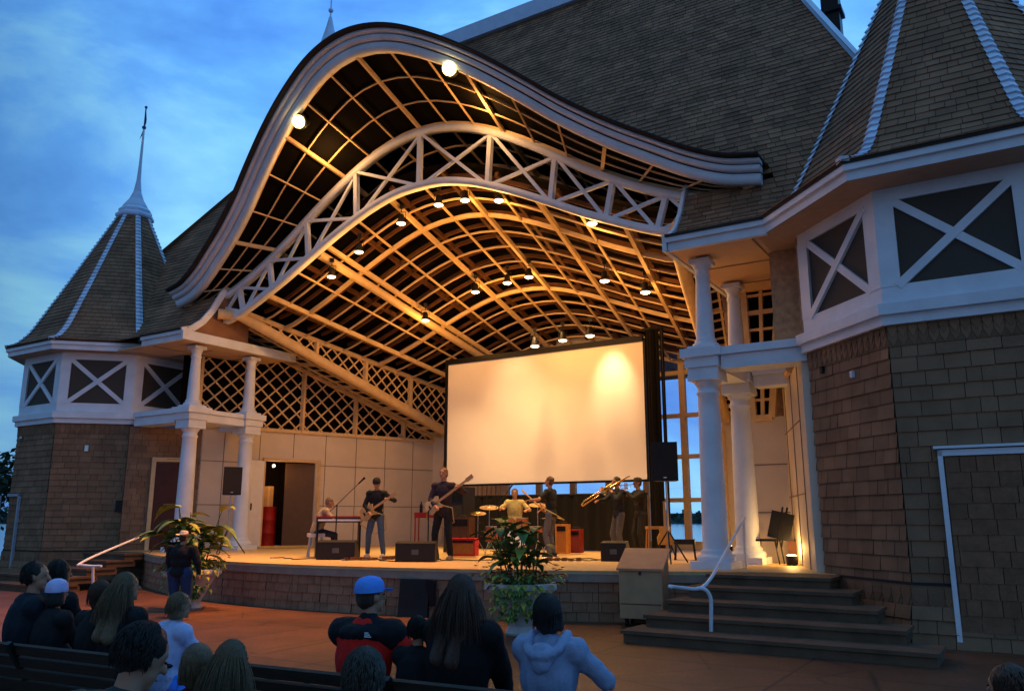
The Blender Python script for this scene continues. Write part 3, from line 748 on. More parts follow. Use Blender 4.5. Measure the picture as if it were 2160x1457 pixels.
m = MB(); drape(m, -.22, .20, 0, .82, 6.62, 18); m.build('cloth', DRAPE, dr); m = MB(); m.tube([(-.3, 0, 6.64), (.28, 0, 6.64)], .04); m.tube([(.24, .05, .82), (.24, .05, 6.64)], .05); m.build('pipe', BLKM, dr)
dr = thing('black_drape', 'low black backdrop cloth running behind the drummer under the screen', 'drape', onstage(0, 6.1, 0), -TH)
m = MB(); drape(m, -2.75, 3.5, 0, .82, 2.28, 70, .04); m.build('cloth', DRAPE, dr); m = MB(); m.tube([(-2.75, .03, 2.29), (3.5, .03, 2.29)], .03); m.build('pipe', BLKM, dr)

# ------------------------------------------------------------------ hanging stage lights
def lamp_can(name='stage_light'):
    t = thing(name, '', 'stage light')
    m = MB(); m.lathe([(.05, .22), (.07, .20), (.085, .08), (.125, .0), (.125, -.02), (.115, -.02)], (0, 0, 0), 16); m.build('can', BLK, t)
    m = MB(); m.lathe([(.114, -.012), (.114, -.035), (.08, -.055)], (0, 0, 0), 16); m.build('lens', EMITW, t)
    m = MB(); m.tube([(-.11, 0, .10), (-.11, 0, .28), (.11, 0, .28), (.11, 0, .10)], .01, 6); m.tube([(0, 0, .28), (0, 0, .44)], .012, 6); m.box(-.05, .05, -.04, .04, .38, .48); m.build('yoke', BLKM, t)
    return t
row1 = [(-3.27, 7.97), (-2.32, 8.49), (-.92, 9.0), (.26, 9.25), (1.06, 9.2), (2.04, 8.98), (4.45, 7.93)]
row2 = [(-3.03, 7.53), (-1.2, 8.14), (-.1, 8.24), (.62, 8.3), (2.95, 7.82), (4.09, 7.34)]
row3 = [(.8, 6.3), (1.67, 6.36), (2.49, 6.39)]
def pos_in(kind, a, z):
    if kind == 1: return (a, 1.25, z)
    # slide along the view ray so the can hangs under the vault
    cam = V((11.9, -13.96, H)); p = V((a, 5.0, z)); 
    for t in [i/100 for i in range(100, 40, -1)]:
        q_ = cam.lerp(p, t); tt = (q_.y-.95)/(BW-.95); s = q_.x/lerp(6.4, 4.75, tt)
        if abs(s) > 1: continue
        zf = v_front(.5+s/2).z; zb = v_back(.5+s/2).z
        if lerp(zf, zb, tt) > q_.z+.42: return tuple(q_)
    return tuple(p)
can0 = None; spots = []
names = [('on the front arch row', 1, row1), ('in the middle row over the band', 2, row2), ('in the rear row above the screen', 3, row3)]
for lab, kd, row in names:
    for a, z in row:
        p = pos_in(1 if kd == 1 else 2, a, z) if kd < 3 else (a, 5.0, z)
        o = can0 if can0 is None and False else None
        if can0 is None: o = can0 = lamp_can()
        else: o = copy_tree(can0)
        o.location = W(*p); o['label'] = 'round black can light with pale lens hanging '+lab; o['group'] = 'can lights '+lab
        spots.append((kd, p))
WARM = (1, .45, .10)
def light(kind, name, loc, energy, col=WARM, **kw):
    d = bpy.data.lights.new(name, kind); d.energy = energy; d.color = col
    for k, v in kw.items(): setattr(d, k, v)
    o = bpy.data.objects.new(name, d); C.objects.link(o); o.location = loc; return o
def aim(o, target):
    o.rotation_euler = (V(target)-o.location).to_track_quat('-Z', 'Y').to_euler()
for i, (kd, p) in enumerate(spots):
    e = {1: 44, 2: 64, 3: 30}[kd]
    light('POINT', 'can_fill', W(p[0], p[1], p[2]-.16), e*.9, shadow_soft_size=.1)  # added bare point under each can, throws light up onto the ceiling grid
    if kd == 1 or kd == 2:
        s = light('SPOT', 'can_beam', W(p[0], p[1], p[2]-.1), 420, shadow_soft_size=.08, spot_size=radians(75), spot_blend=.7, col=(1, .60, .25)); aim(s, W(p[0]*.9, p[1]+.6, S0))
for a, e, sz_ in ((2.49, 420, 46), (-.7, 110, 66)):     # beams grazing the screen
    s = light('SPOT', 'screen_beam', W(a+.05, 5.25 if a > 0 else 4.6, 7.0), e, shadow_soft_size=.12, spot_size=radians(sz_), spot_blend=1.0, col=(1, .70, .36)); aim(s, W(a+.05, 6.3, 5.2))
# uplights on the stage floor
for a, b in ((8.05, 1.9), (5.2, 7.2)):
    t = thing('floor_uplight', {8.05: 'small round uplight on the deck beside the right wing wall', 5.2: 'small round uplight on the deck behind the right speaker'}[a], 'uplight', W(a, b, S0))
    m = MB(); m.lathe([(.08, 0), (.10, .02), (.11, .16), (.10, .17)], n=14); m.build('housing', BLK, t); m = MB(); m.lathe([(.09, .171), (.09, .18), (.05, .19)], n=14); m.build('lens', EMITW, t)
    light('POINT', 'uplight_glow', W(a, b, S0+.3), 26, shadow_soft_size=.08, col=(1, .55, .16))
# two flood lamps on the fascia
for a, z, lab in ((-2.09, 11.02, 'blazing flood lamp under the left shoulder of the curved fascia'), (2.40, 11.02, 'blazing flood lamp under the right of the fascia crest')):
    b = fas_b(z)+.02
    t = thing('flood_lamp', lab, 'flood lamp', W(a, b, z), -TH)
    m = MB(); R_ = Matrix.Rotation(radians(65), 4, 'X'); m.lathe([(.05, -.3), (.09, -.26), (.17, -.08), (.20, .0), (.19, .01)], n=18, mtx=Matrix.Rotation(radians(115), 4, 'X')); m.build('housing', BLKM, t)
    m = MB(); m.ico((0, -.04, -.02), .16); m.build('bulb', EMITB, t)
    m = MB(); m.tube([(0, .22, .1), (0, .3, .35), (0, .32, .5)], .02); m.build('bracket', BLKM, t)
    light('POINT', 'soffit_fill', W(a, b+1.0, z-.55), 75, shadow_soft_size=.12, col=(1, .46, .13))  # point added behind the lamp to light the outer ceiling bars
    s = light('SPOT', 'flood_beam', W(a, b+.30, z-.55), 5000, shadow_soft_size=.15, spot_size=radians(60), spot_blend=.9, col=(1, .36, .09)); aim(s, W(a-2.0, -4.2, 0))

# ------------------------------------------------------------------ ground, water, far shore
gmat = bpy.data.materials.new('paving'); gmat.use_nodes = True; nt = gmat.node_tree; n = nt.nodes; l = nt.links; p = n['Principled BSDF']
tc = n.new('ShaderNodeTexCoord'); mp = n.new('ShaderNodeMapping'); mp.inputs['Rotation'].default_value = (0, 0, radians(32)); l.new(tc.outputs['Object'], mp.inputs[0])
br = n.new('ShaderNodeTexBrick'); br.offset = 0; br.inputs['Scale'].default_value = 1; br.inputs['Brick Width'].default_value = 2.4; br.inputs['Row Height'].default_value = 2.4; br.inputs['Mortar Size'].default_value = .018
br.inputs['Color1'].default_value = (.135, .048, .017, 1); br.inputs['Color2'].default_value = (.110, .040, .015, 1); br.inputs['Mortar'].default_value = (.02, .012, .008, 1); l.new(mp.outputs[0], br.inputs['Vector'])
nz = n.new('ShaderNodeTexNoise'); nz.inputs['Scale'].default_value = 1.2; nz.inputs['Detail'].default_value = 8; nz.inputs['Roughness'].default_value = .7; l.new(tc.outputs['Object'], nz.inputs['Vector'])
mr_ = n.new('ShaderNodeMapRange'); mr_.inputs['To Min'].default_value = .58; mr_.inputs['To Max'].default_value = 1.35; mr_.inputs['From Min'].default_value = .3; mr_.inputs['From Max'].default_value = .7; l.new(nz.outputs['Fac'], mr_.inputs[0])
fine = n.new('ShaderNodeTexVoronoi'); fine.feature = 'DISTANCE_TO_EDGE'; fine.inputs['Scale'].default_value = .55; l.new(tc.outputs['Object'], fine.inputs['Vector'])
ck = n.new('ShaderNodeMapRange'); ck.inputs['From Max'].default_value = .012; ck.inputs['To Min'].default_value = .35; l.new(fine.outputs['Distance'], ck.inputs[0])
sp_ = n.new('ShaderNodeTexNoise'); sp_.inputs['Scale'].default_value = 28; sp_.inputs['Detail'].default_value = 6; l.new(tc.outputs['Object'], sp_.inputs['Vector'])
s2 = n.new('ShaderNodeMapRange'); s2.inputs['From Min'].default_value = .35; s2.inputs['From Max'].default_value = .65; s2.inputs['To Min'].default_value = .75; s2.inputs['To Max'].default_value = 1.2; l.new(sp_.outputs['Fac'], s2.inputs[0])
m1 = n.new('ShaderNodeMath'); m1.operation = 'MULTIPLY'; l.new(mr_.outputs[0], m1.inputs[0]); l.new(ck.outputs[0], m1.inputs[1]); m2g = n.new('ShaderNodeMath'); m2g.operation = 'MULTIPLY'; l.new(m1.outputs[0], m2g.inputs[0]); l.new(s2.outputs[0], m2g.inputs[1])
mx = n.new('ShaderNodeVectorMath'); mx.operation = 'SCALE'; l.new(br.outputs['Color'], mx.inputs[0]); l.new(m2g.outputs[0], mx.inputs['Scale']); l.new(mx.outputs[0], p.inputs['Base Color'])
p.inputs['Roughness'].default_value = .55; n2 = n.new('ShaderNodeTexNoise'); n2.inputs['Scale'].default_value = 60; l.new(tc.outputs['Object'], n2.inputs['Vector']); bp = n.new('ShaderNodeBump'); bp.inputs['Strength'].default_value = .25; bp.inputs['Distance'].default_value = .02; l.new(n2.outputs['Fac'], bp.inputs['Height']); l.new(bp.outputs[0], p.inputs['Normal'])
m = MB(); m.add([V((-60, -60, 0)), V((60, -60, 0)), V((60, 12, 0)), V((-60, 45, 0))], [(0, 1, 2, 3)])
m.add([V((-60, 45, 0)), V((60, 12, 0)), V((60, 12, -3)), V((-60, 45, -3))], [(0, 1, 2, 3)])
m.v = []; m.f = []; m.sm = []; m.tone = []
m.add([V((-80, -60, 0)), V((80, -60, 0)), V((80, 4, 0)), V((4, 28, 0)), V((-80, 62, 0))], [(0, 1, 2, 3, 4)])
m.build('ground', gmat, kind='structure')
wm = mat('lake_water', (.10, .16, .24), .12, .1, .3, .5, .6, spec=.8)
m = MB(); m.add([V((-2500, -5, -1.3)), V((2500, -5, -1.3)), V((2500, 2600, -1.3)), V((-2500, 2600, -1.3))], [(0, 1, 2, 3)]); m.build('lake_water', wm, kind='structure')
m = MB(); rnd = random.Random(4)
for i in range(2600):
    x = rnd.uniform(-900, 1500); hgt = 11+4*mnoise.noise(V((x*.012, 0, 0)))+3*mnoise.noise(V((x*.05, 3, 0)))
    z = rnd.uniform(-1, hgt); y = 820+rnd.uniform(-12, 25)+z*.6; r = rnd.uniform(1.8, 4)
    c_ = V((x, y, z)); a_ = V((rnd.uniform(-1, 1), rnd.uniform(-.3, .3), rnd.uniform(-1, 1))).normalized(); b__ = a_.cross(V((rnd.uniform(-.3, .3), 1, rnd.uniform(-.3, .3)))).normalized()
    m.add([c_+a_*r, c_+b__*r, c_-a_*r, c_-b__*r], [(0, 1, 2, 3)], tone=rnd.uniform(.6, 1.4))
m.add([V((-1200, 835, -1.4)), V((1800, 835, -1.4)), V((1800, 860, 9)), V((-1200, 860, 9))], [(0, 1, 2, 3)])
m.build('far_shore_trees', mat('far_foliage', (.025, .045, .035), .9, .3, .1, tone=True), label='dark band of trees along the far shore of the lake', cat='trees', kind='stuff')
def tree(loc, h, r, label, seed, low=.35):
    rnd = random.Random(seed); t = thing('leafy_tree', label, 'tree', loc)
    m = MB(); m.tube([(0, 0, 0), (.1, 0, h*.3), (.05, .1, h*.6), (0, 0, h*.85)], [.28, .22, .14, .05], 9)
    for k in range(8):
        a_ = rnd.uniform(0, 6.3); z = h*rnd.uniform(.3, .65); m.tube([(0.05, 0, z), (cos(a_)*r*.4, sin(a_)*r*.4, z+h*.12), (cos(a_)*r*.75, sin(a_)*r*.75, z+h*.2)], [.10, .06, .02], 6)
    m.build('trunk', BARK, t); m = MB()
    cl = [(V((rnd.uniform(-1, 1)*r*.7, rnd.uniform(-1, 1)*r*.7, h*rnd.uniform(low, .95))), rnd.uniform(.35, .6)*r) for _ in range(16)]
    for c_, cr in cl:
        for _ in range(170):
            d = V((rnd.gauss(0, 1), rnd.gauss(0, 1), rnd.gauss(0, 1))).normalized()*cr*rnd.uniform(.5, 1.05); p_ = c_+d
            a_ = V((rnd.uniform(-1, 1), rnd.uniform(-1, 1), rnd.uniform(-1, 1))).normalized(); b__ = a_.orthogonal().normalized(); s_ = rnd.uniform(.08, .2)
            m.add([p_+a_*s_, p_+b__*s_*.5, p_-a_*s_, p_-b__*s_*.5], [(0, 1, 2, 3)], tone=rnd.uniform(.5, 1.5))
    m.build('crown', mat('tree_leaf', (.03, .05, .025), .8, .3, 2, tone=True), t)
tree((-20.6, 29.5, -.6), 2.7, 1.7, 'low dark shrub in front of the lake at the left edge of the view', 8, .05)
tree((-20.3, 30, 0), 3.9, 1.8, 'low dark leafy tree at the far left beyond the left tower', 3)
tree((-24.5, 35.5, 0), 4.6, 2.4, 'dark leafy tree further back at the left edge by the lake', 5)

# ------------------------------------------------------------------ world, sun
w = bpy.data.worlds.new('World'); sc.world = w; w.use_nodes = True; nt = w.node_tree; n = nt.nodes; l = nt.links
bg = n['Background']; geo = n.new('ShaderNodeTexCoord')
sky = n.new('ShaderNodeTexSky'); sky.sky_type = 'NISHITA'; sky.sun_disc = False; sky.sun_elevation = radians(8); sky.sun_rotation = radians(200)
mp = n.new('ShaderNodeMapping'); mp.inputs['Scale'].default_value = (1, 1, 2.3); mp.inputs['Location'].default_value = (.3, .1, .2); l.new(geo.outputs['Generated'], mp.inputs[0])
nz = n.new('ShaderNodeTexNoise'); nz.inputs['Scale'].default_value = 2.3; nz.inputs['Detail'].default_value = 8; nz.inputs['Roughness'].default_value = .54; nz.inputs['Distortion'].default_value = .3; l.new(mp.outputs[0], nz.inputs['Vector'])
rp = n.new('ShaderNodeValToRGB'); l.new(nz.outputs['Fac'], rp.inputs[0]); cr = rp.color_ramp
cr.elements[0].position = .33; cr.elements[0].color = (.03, .15, .60, 1); cr.elements[1].position = .66; cr.elements[1].color = (.32, .76, .96, 1)
e_ = cr.elements.new(.50); e_.color = (.11, .38, .90, 1)
mx = n.new('ShaderNodeMixRGB'); mx.blend_type = 'ADD'; mx.inputs[0].default_value = .012; l.new(rp.outputs[0], mx.inputs[1]); l.new(sky.outputs[0], mx.inputs[2])
# after sunset the western sky behind the bandshell stays bright, the eastern half behind the viewer is already dim
sx = n.new('ShaderNodeSeparateXYZ'); l.new(geo.outputs['Generated'], sx.inputs[0])
dm_ = n.new('ShaderNodeMapRange'); dm_.interpolation_type = 'SMOOTHSTEP'; dm_.inputs['From Min'].default_value = -.55; dm_.inputs['From Max'].default_value = .45; dm_.inputs['To Min'].default_value = .50; dm_.inputs['To Max'].default_value = 1.0; l.new(sx.outputs['Y'], dm_.inputs['Value'])
ex = n.new('ShaderNodeMapRange'); ex.interpolation_type = 'SMOOTHSTEP'; ex.inputs['From Min'].default_value = -.62; ex.inputs['From Max'].default_value = -.25; ex.inputs['To Min'].default_value = .45; ex.inputs['To Max'].default_value = 1.0; l.new(sx.outputs['X'], ex.inputs['Value'])
m2_ = n.new('ShaderNodeMath'); m2_.operation = 'MULTIPLY'; l.new(dm_.outputs[0], m2_.inputs[0]); l.new(ex.outputs[0], m2_.inputs[1])
sv = n.new('ShaderNodeVectorMath'); sv.operation = 'SCALE'; l.new(mx.outputs[0], sv.inputs[0]); l.new(m2_.outputs[0], sv.inputs['Scale'])
l.new(sv.outputs[0], bg.inputs[0]); bg.inputs[1].default_value = 1.28
sun = light('SUN', 'sun', (0, -10, 30), .04, (1, .80, .62), angle=radians(25)); sun.rotation_euler = (radians(60), 0, radians(-20))

cam = bpy.data.cameras.new('camera'); co = bpy.data.objects.new('camera', cam); C.objects.link(co); sc.camera = co
co.location = (0, 0, H); co.rotation_euler = (pi/2+PITCH, 0, 0); cam.sensor_width = 36; cam.lens = F/2160*36; cam.clip_end = 5000; cam.clip_start = .05
sc.view_settings.view_transform = 'Standard'; sc.view_settings.look = 'None'; sc.view_settings.exposure = 0; sc.view_settings.gamma = 1
sc.cycles.use_denoising = True
# ------------------------------------------------------------------ figures
TS = bpy.data.scenes.new('workshop')
def remesh(mb, name, voxel=.011, smooth=3, disp=0, dscale=.1):
    me = mb.mesh(name); o = bpy.data.objects.new('tmp', me); TS.collection.objects.link(o)
    r = o.modifiers.new('r', 'REMESH'); r.mode = 'VOXEL'; r.voxel_size = voxel; r.use_smooth_shade = True
    s = o.modifiers.new('s', 'SMOOTH'); s.iterations = smooth; s.factor = .5
    TS.view_layers[0].update(); dg = TS.view_layers[0].depsgraph; dg.update()
    ev = o.evaluated_get(dg); m2 = bpy.data.meshes.new_from_object(ev)
    bpy.data.objects.remove(o); bpy.data.meshes.remove(me)
    if disp:
        n_ = len(m2.vertices); co_ = [0.0]*(3*n_); no_ = [0.0]*(3*n_); m2.vertices.foreach_get('co', co_); m2.vertex_normals.foreach_get('vector', no_)
        for i in range(n_):
            x, y, z = co_[3*i:3*i+3]; k = mnoise.noise(V((x/dscale, y/dscale, z/dscale*.35)))+.5*mnoise.noise(V((x/dscale*3, y/dscale*3, z/dscale)))
            for j in range(3): co_[3*i+j] += no_[3*i+j]*k*disp
        m2.vertices.foreach_set('co', co_); m2.update()
    at_ = m2.attributes.get('tone')
    return m2
def ik(S, T, l1, l2, hint):
    D = T-S; d = min(D.length, (l1+l2)*.995); dr = D.normalized(); a = (l1*l1-l2*l2+d*d)/(2*d); h = sqrt(max(0, l1*l1-a*a))
    hint = V(hint); pp = (hint-dr*hint.dot(dr)).normalized(); return S+dr*a+pp*h, S+dr*d
def hand(mb, wr, d, side, pn, curl=.6):
    d = d.normalized(); side = (side-d*side.dot(d)).normalized(); pn = d.cross(side).normalized()*(1 if d.cross(side).dot(pn) > 0 else -1)
    Mx = Matrix((side, d, pn)).transposed().to_4x4()
    mb.ico(wr+d*.045, (.040, .052, .017), Mx, 1)
    for i, ln in enumerate((.070, .082, .077, .060)):
        s = -.030+.020*i; b = wr+d*.082+side*s; m1 = b+(d*cos(curl*.5)+pn*sin(curl*.5))*ln*.55; m2 = m1+(d*cos(curl*1.5)+pn*sin(curl*1.5))*ln*.5
        mb.rcone(b, m1, .0105, .0095, 7); mb.rcone(m1, m2, .0095, .008, 7)
    b = wr+d*.025-side*.036; m1 = b+(d*.6-side*.65+pn*.3).normalized()*.042; mb.rcone(b, m1, .0125, .011, 7); mb.rcone(m1, m1+(d*.8-side*.1+pn*.5).normalized()*.032, .0105, .009, 7)
HAIRC = {'black': (.012, .010, .009), 'brown': (.04, .02, .012), 'blond': (.19, .12, .06), 'grey': (.06, .055, .042), 'red': (.20, .07, .03), 'auburn': (.085, .038, .02)}
def cloth(nm, col): return mat('cloth_'+nm, col, .85, .14, 14, .25, 90)
def person(label, loc, yaw, scale=1.0, sit=None, lean=.05, twist=0, hd=(0, 0), hands=None, feet=None, hint=((-1, -.4, -.6), (1, -.4, -.6)), shirt=(.02, .02, .02), pants=(.03, .04, .08), shoes=(.02, .02, .02), hair=('black', 'short'), hat=None, sleeve='long', curl=.7, build=1.0, group=None, strands=0, yoke=None, hood=None, shirtname=None, vox=.0115):
    t = thing('person', label, 'person', loc, yaw, group, scale)
    hz = .93 if sit is None else sit+.10
    P = V((0, 0, hz)); up = V((0, sin(lean), cos(lean))); sd = V((cos(twist), sin(twist), 0)); fw = V((-sin(twist), cos(twist), 0))
    fwl = (fw*cos(lean)-V((0, 0, 1))*sin(lean)).normalized()
    Rm = Matrix((sd, fwl, up)).transposed().to_4x4()
    Bl = P+up*.20; Cc = P+up*.36; N = P+up*.52; bd = build
    shp = [N-up*.055+sd*s*.175*bd for s in (-1, 1)]
    hy, hp = hd; hr = Matrix.Rotation(hy+twist, 4, 'Z') @ Matrix.Rotation(hp, 4, 'X')
    HC = N+up*.07+hr @ V((0, .02, .11)); hx = lambda x, y, z: HC+hr @ V((x, y, z))
    if hands is None: hands = (V((-.16, .36, hz+.02)), V((.16, .36, hz+.02))) if sit else (V((-.25, .08, hz-.12)), V((.25, .08, hz-.12)))
    if feet is None: feet = (V((-.12, .44, .08)), V((.12, .44, .08))) if sit is not None else (V((-.13, .0, .08)), V((.13, .02, .08)))
    arms = []
    for k in (0, 1):
        el, wr = ik(shp[k], V(hands[k]), .285, .25, hint[k]); arms.append((shp[k], el, wr))
    legs = []
    for k, s in ((0, -1), (1, 1)):
        hp_ = P+V((.09*s*bd, 0, -.02)); kn, an = ik(hp_, V(feet[k]), .43, .42, (s*.15, 1, .2)); legs.append((hp_, kn, an))
    def torso(mb, g):
        mb.ico(P, (.155*bd+g, .105*bd+g, .12+g), Rm); mb.ico(Bl, (.142*bd+g, .098*bd+g, .16+g), Rm); mb.ico(Cc, (.165*bd+g, .108*bd+g, .16+g), Rm)
        mb.rcone(shp[0], shp[1], .062+g, .062+g); mb.rcone(N-up*.06, N+up*.0, .085+g*.5, .055+g*.5)
    b = MB(); torso(b, 0)
    b.rcone(N-up*.05, hx(0, -.01, -.06), .056, .052)
    b.ico(hx(0, -.008, .02), (.075, .094, .098), hr); b.ico(hx(0, .022, -.052), (.055, .066, .062), hr); b.rcone(hx(0, .082, .012), hx(0, .106, -.022), .011, .016, 8)
    b.ico(hx(0, .078, -.062), (.026, .014, .010), hr, 1); b.ico(hx(0, .07, -.098), (.026, .022, .018), hr, 1); b.ico(hx(0, .072, .035), (.05, .018, .012), hr, 1)
    for s in (-1, 1): b.ico(hx(s*.076, -.005, -.008), (.012, .022, .034), hr, 1)
    for k, (S_, el, wr) in enumerate(arms):
        b.rcone(S_, el, .050*bd, .040*bd); b.rcone(el, wr, .040*bd, .027)
        d = (wr-el).normalized(); hand(b, wr, d, V((0, 0, 1)).cross(d) if abs(d.z) < .8 else fw, V((0, -.2, -1)) if k else V((0, -.2, -1)), curl)
    for hp_, kn, an in legs:
        b.rcone(hp_, kn, .085*bd, .058*bd); b.rcone(kn, lerp(kn, an, .35), .056, .060); b.rcone(lerp(kn, an, .35), an, .058, .038)
        b.rcone(an+V((0, -.03, -.045)), an+V((0, .13, -.05)), .034, .028)
    me = remesh(b, 'body', vox, 2); me.materials.append(SKIN); link('body', me, t)
    e = MB()
    for s in (-1, 1): e.ico(hx(s*.030, .083, .008), (.011, .006, .006), hr, 1)
    e.build('eyes', mat('eye_dark', (.01, .008, .007), .3), t)
    e = MB(); e.ico(hx(0, .090, -.062), (.023, .004, .0035), hr, 1); e.build('mouth', mat('lip', (.22, .07, .055), .6), t)
    # clothes
    c = MB(); torso(c, .022 if sit is None else .034); c.ico(P-V((0, 0, .03)), (.162*bd+.014, .112*bd+.014, .11), Rm)
    for S_, el, wr in arms:
        if sleeve == 'long': lo_ = 1.0 if sit is None else 1.15; c.rcone(S_, el, .062*bd*lo_, .055*bd*lo_); c.rcone(el, lerp(el, wr, .93), .056*bd*lo_, .042*lo_)
        else: c.rcone(S_, lerp(S_, el, .72), .064*bd, .062*bd)
    if sit is not None:
        c.ico(P+up*.30-fwl*.01, (.198*bd, .150*bd, .29), Rm); c.ico(P+up*.08, (.195*bd, .15*bd, .16), Rm)
        for s_ in shp: c.rcone(N-up*.015, s_-up*.0, .072, .068)
    me = remesh(c, 'shirt', vox, 9 if sit is None else 22, .010, .10 if sit is None else .075); me.materials.append(shirtname or cloth('%02x%02x%02x' % tuple(int(x*255) for x in shirt), shirt)); so = link('shirt', me, t)
    if hood:   # hood lying on the back: thick open collar roll and a hanging pouch
        c = MB(); prev = None
        for i in range(15):
            a_ = pi*.86+pi*1.28*i/14; q_ = N+up*(.035-.115*max(0, -sin(a_)))+sd*cos(a_)*(.115+.03*max(0, -sin(a_)))+fwl*(sin(a_)*.150-.015)
            if prev: c.rcone(prev, q_, .036, .036, 8)
            prev = q_
        c.ico(N-up*.075-fwl*.135, (.105, .045, .085), Rm, 2); c.ico(N-up*.125-fwl*.150, (.07, .040, .07), Rm, 2)
        me = remesh(c, 'hood', .009, 3, .007, .05); me.materials.append(cloth('hood_grey_blue', tuple(min(1, x*1.12) for x in shirt))); ho_ = link('hood', me, t)
    if yoke:
        c = MB(); c.ico(Cc+up*.10-fwl*.004, (.172*bd+.040, .108*bd+.050, .085), Rm); c.rcone(shp[0]-sd*.01, shp[1]+sd*.01, .103, .103); c.rcone(N-up*.03, N+up*.025, .075, .072)
        for S_, el, wr in arms: c.rcone(S_, lerp(S_, el, .14), .088*bd, .084*bd)
        me = remesh(c, 'yoke', vox, 4, .008, .12); me.materials.append(cloth('yoke', yoke)); yo = link('yoke', me, t)
        lg = MB(); c0 = Cc+up*.085-fwl*.172+sd*.085
        for i in range(3): lg.bar(c0+sd*.0+up*(.012*i), c0+sd*(.05-.012*i)+up*(.012*i), .006, .008, fwl)
        lg.build('emblem', WHITE, yo)
    c = MB(); c.ico(P-V((0, 0, .02)), (.158*bd+.012, .108*bd+.012, .13))
    for hp_, kn, an in legs:
        c.rcone(hp_, kn, .094*bd, .070*bd); c.rcone(kn, an+V((0, 0, .02)), .070*bd, .056)
    me = remesh(c, 'trousers', vox, 3, .005, .08); me.materials.append(cloth('%02x%02x%02x' % tuple(int(x*255) for x in pants), pants)); link('trousers', me, t)
    for hp_, kn, an in legs:
        c = MB(); c.rcone(an+V((0, -.035, -.035)), an+V((0, .14, -.045)), .045, .036); c.rcone(an, an+V((0, 0, -.03)), .045, .045); c.box(an.x-.045, an.x+.045, an.y-.075, an.y+.175, an.z-.08, an.z-.06)
        me = remesh(c, 'shoe', vox, 1); me.materials.append(cloth('shoe%02x' % int(shoes[0]*255), shoes)); link('shoe', me, t)
    # hair
    hc, hs = hair; hm = mat('hair_'+hc, HAIRC[hc], .45, .75, 30, .6, 120, stretch=(6, 6, .5), spec=.5)
    if hs != 'bald':
        c = MB(); c.ico(hx(0, -.022, .036), (.086, .096, .095), hr); c.ico(hx(0, -.045, -.012), (.078, .066, .075), hr)
        if hs == 'long':
            c.ico(hx(0, -.05, -.05), (.094, .065, .11), hr); c.rcone(hx(-.04, -.065, -.10), N-up*.20-fwl*.15-sd*.055, .07, .06); c.rcone(hx(.04, -.065, -.10), N-up*.21-fwl*.15+sd*.055, .07, .06)
            c.rcone(hx(.065, -.02, -.03), hx(.08, -.02, -.17), .035, .03); c.rcone(hx(-.065, -.02, -.03), hx(-.08, -.02, -.17), .035, .03)
        if hs == 'bob': c.ico(hx(0, -.04, -.05), (.098, .072, .095), hr); c.rcone(hx(.07, -.01, .0), hx(.078, -.01, -.09), .03, .028); c.rcone(hx(-.07, -.01, .0), hx(-.078, -.01, -.09), .03, .028)
        if hs == 'tail': c.rcone(hx(0, -.10, .04), hx(0, -.14, -.02), .035, .03); c.rcone(hx(0, -.14, -.02), hx(0, -.13, -.14), .03, .015)
        me = remesh(c, 'hair', .009 if strands else .012, 1, .006, .045); me.materials.append(hm); ho = link('hair', me, t)
        if strands and not hat:
            c = MB(); rnd = random.Random(int(loc[0]*1000)); L = {'long': .44, 'bob': .16, 'short': .045, 'tail': .05}[hs]
            for _ in range(strands):
                a_ = rnd.uniform(-pi*.08, pi*1.08)+pi; el_ = rnd.uniform(.05, 1.45)
                if hs == 'short': el_ = rnd.uniform(-.7, 1.45)
                d = V((cos(a_)*cos(el_), sin(a_)*cos(el_), sin(el_))); p = hx(d.x*.089, -.022+d.y*.10, .034+d.z*.098); pts = [p]; ln = L*rnd.uniform(.5, 1.0)*(1 if hs != 'short' else rnd.uniform(.5, 1.2)); dv = hr @ V((d.x*.12, d.y*.12-.02, -.9)) if el_ < .5 else hr @ V((d.x*.9, d.y*.9-.25, -.1))
                for k in range(5):
                    dv = (dv.normalized()+V((rnd.uniform(-.07, .07), rnd.uniform(-.07, .07), -.55))).normalized(); q_ = pts[-1]+dv*ln/5
                    v_ = hr.inverted() @ (q_-HC)-V((0, -.03, .02))  # keep outside the skull
                    if v_.z > -.09:
                        k_ = sqrt((v_.x/.094)**2+(v_.y/.106)**2+(v_.z/.108)**2)
                        if k_ < 1 or v_.z > -.03: v_ = v_/max(k_, .3); q_ = HC+hr @ (v_+V((0, -.03, .02)))
                    pts.append(q_)
                c.tube(pts, [.0024, .0030, .0028, .0024, .0018, .0008], 3, False); 
            c.build('strands', hm, ho)
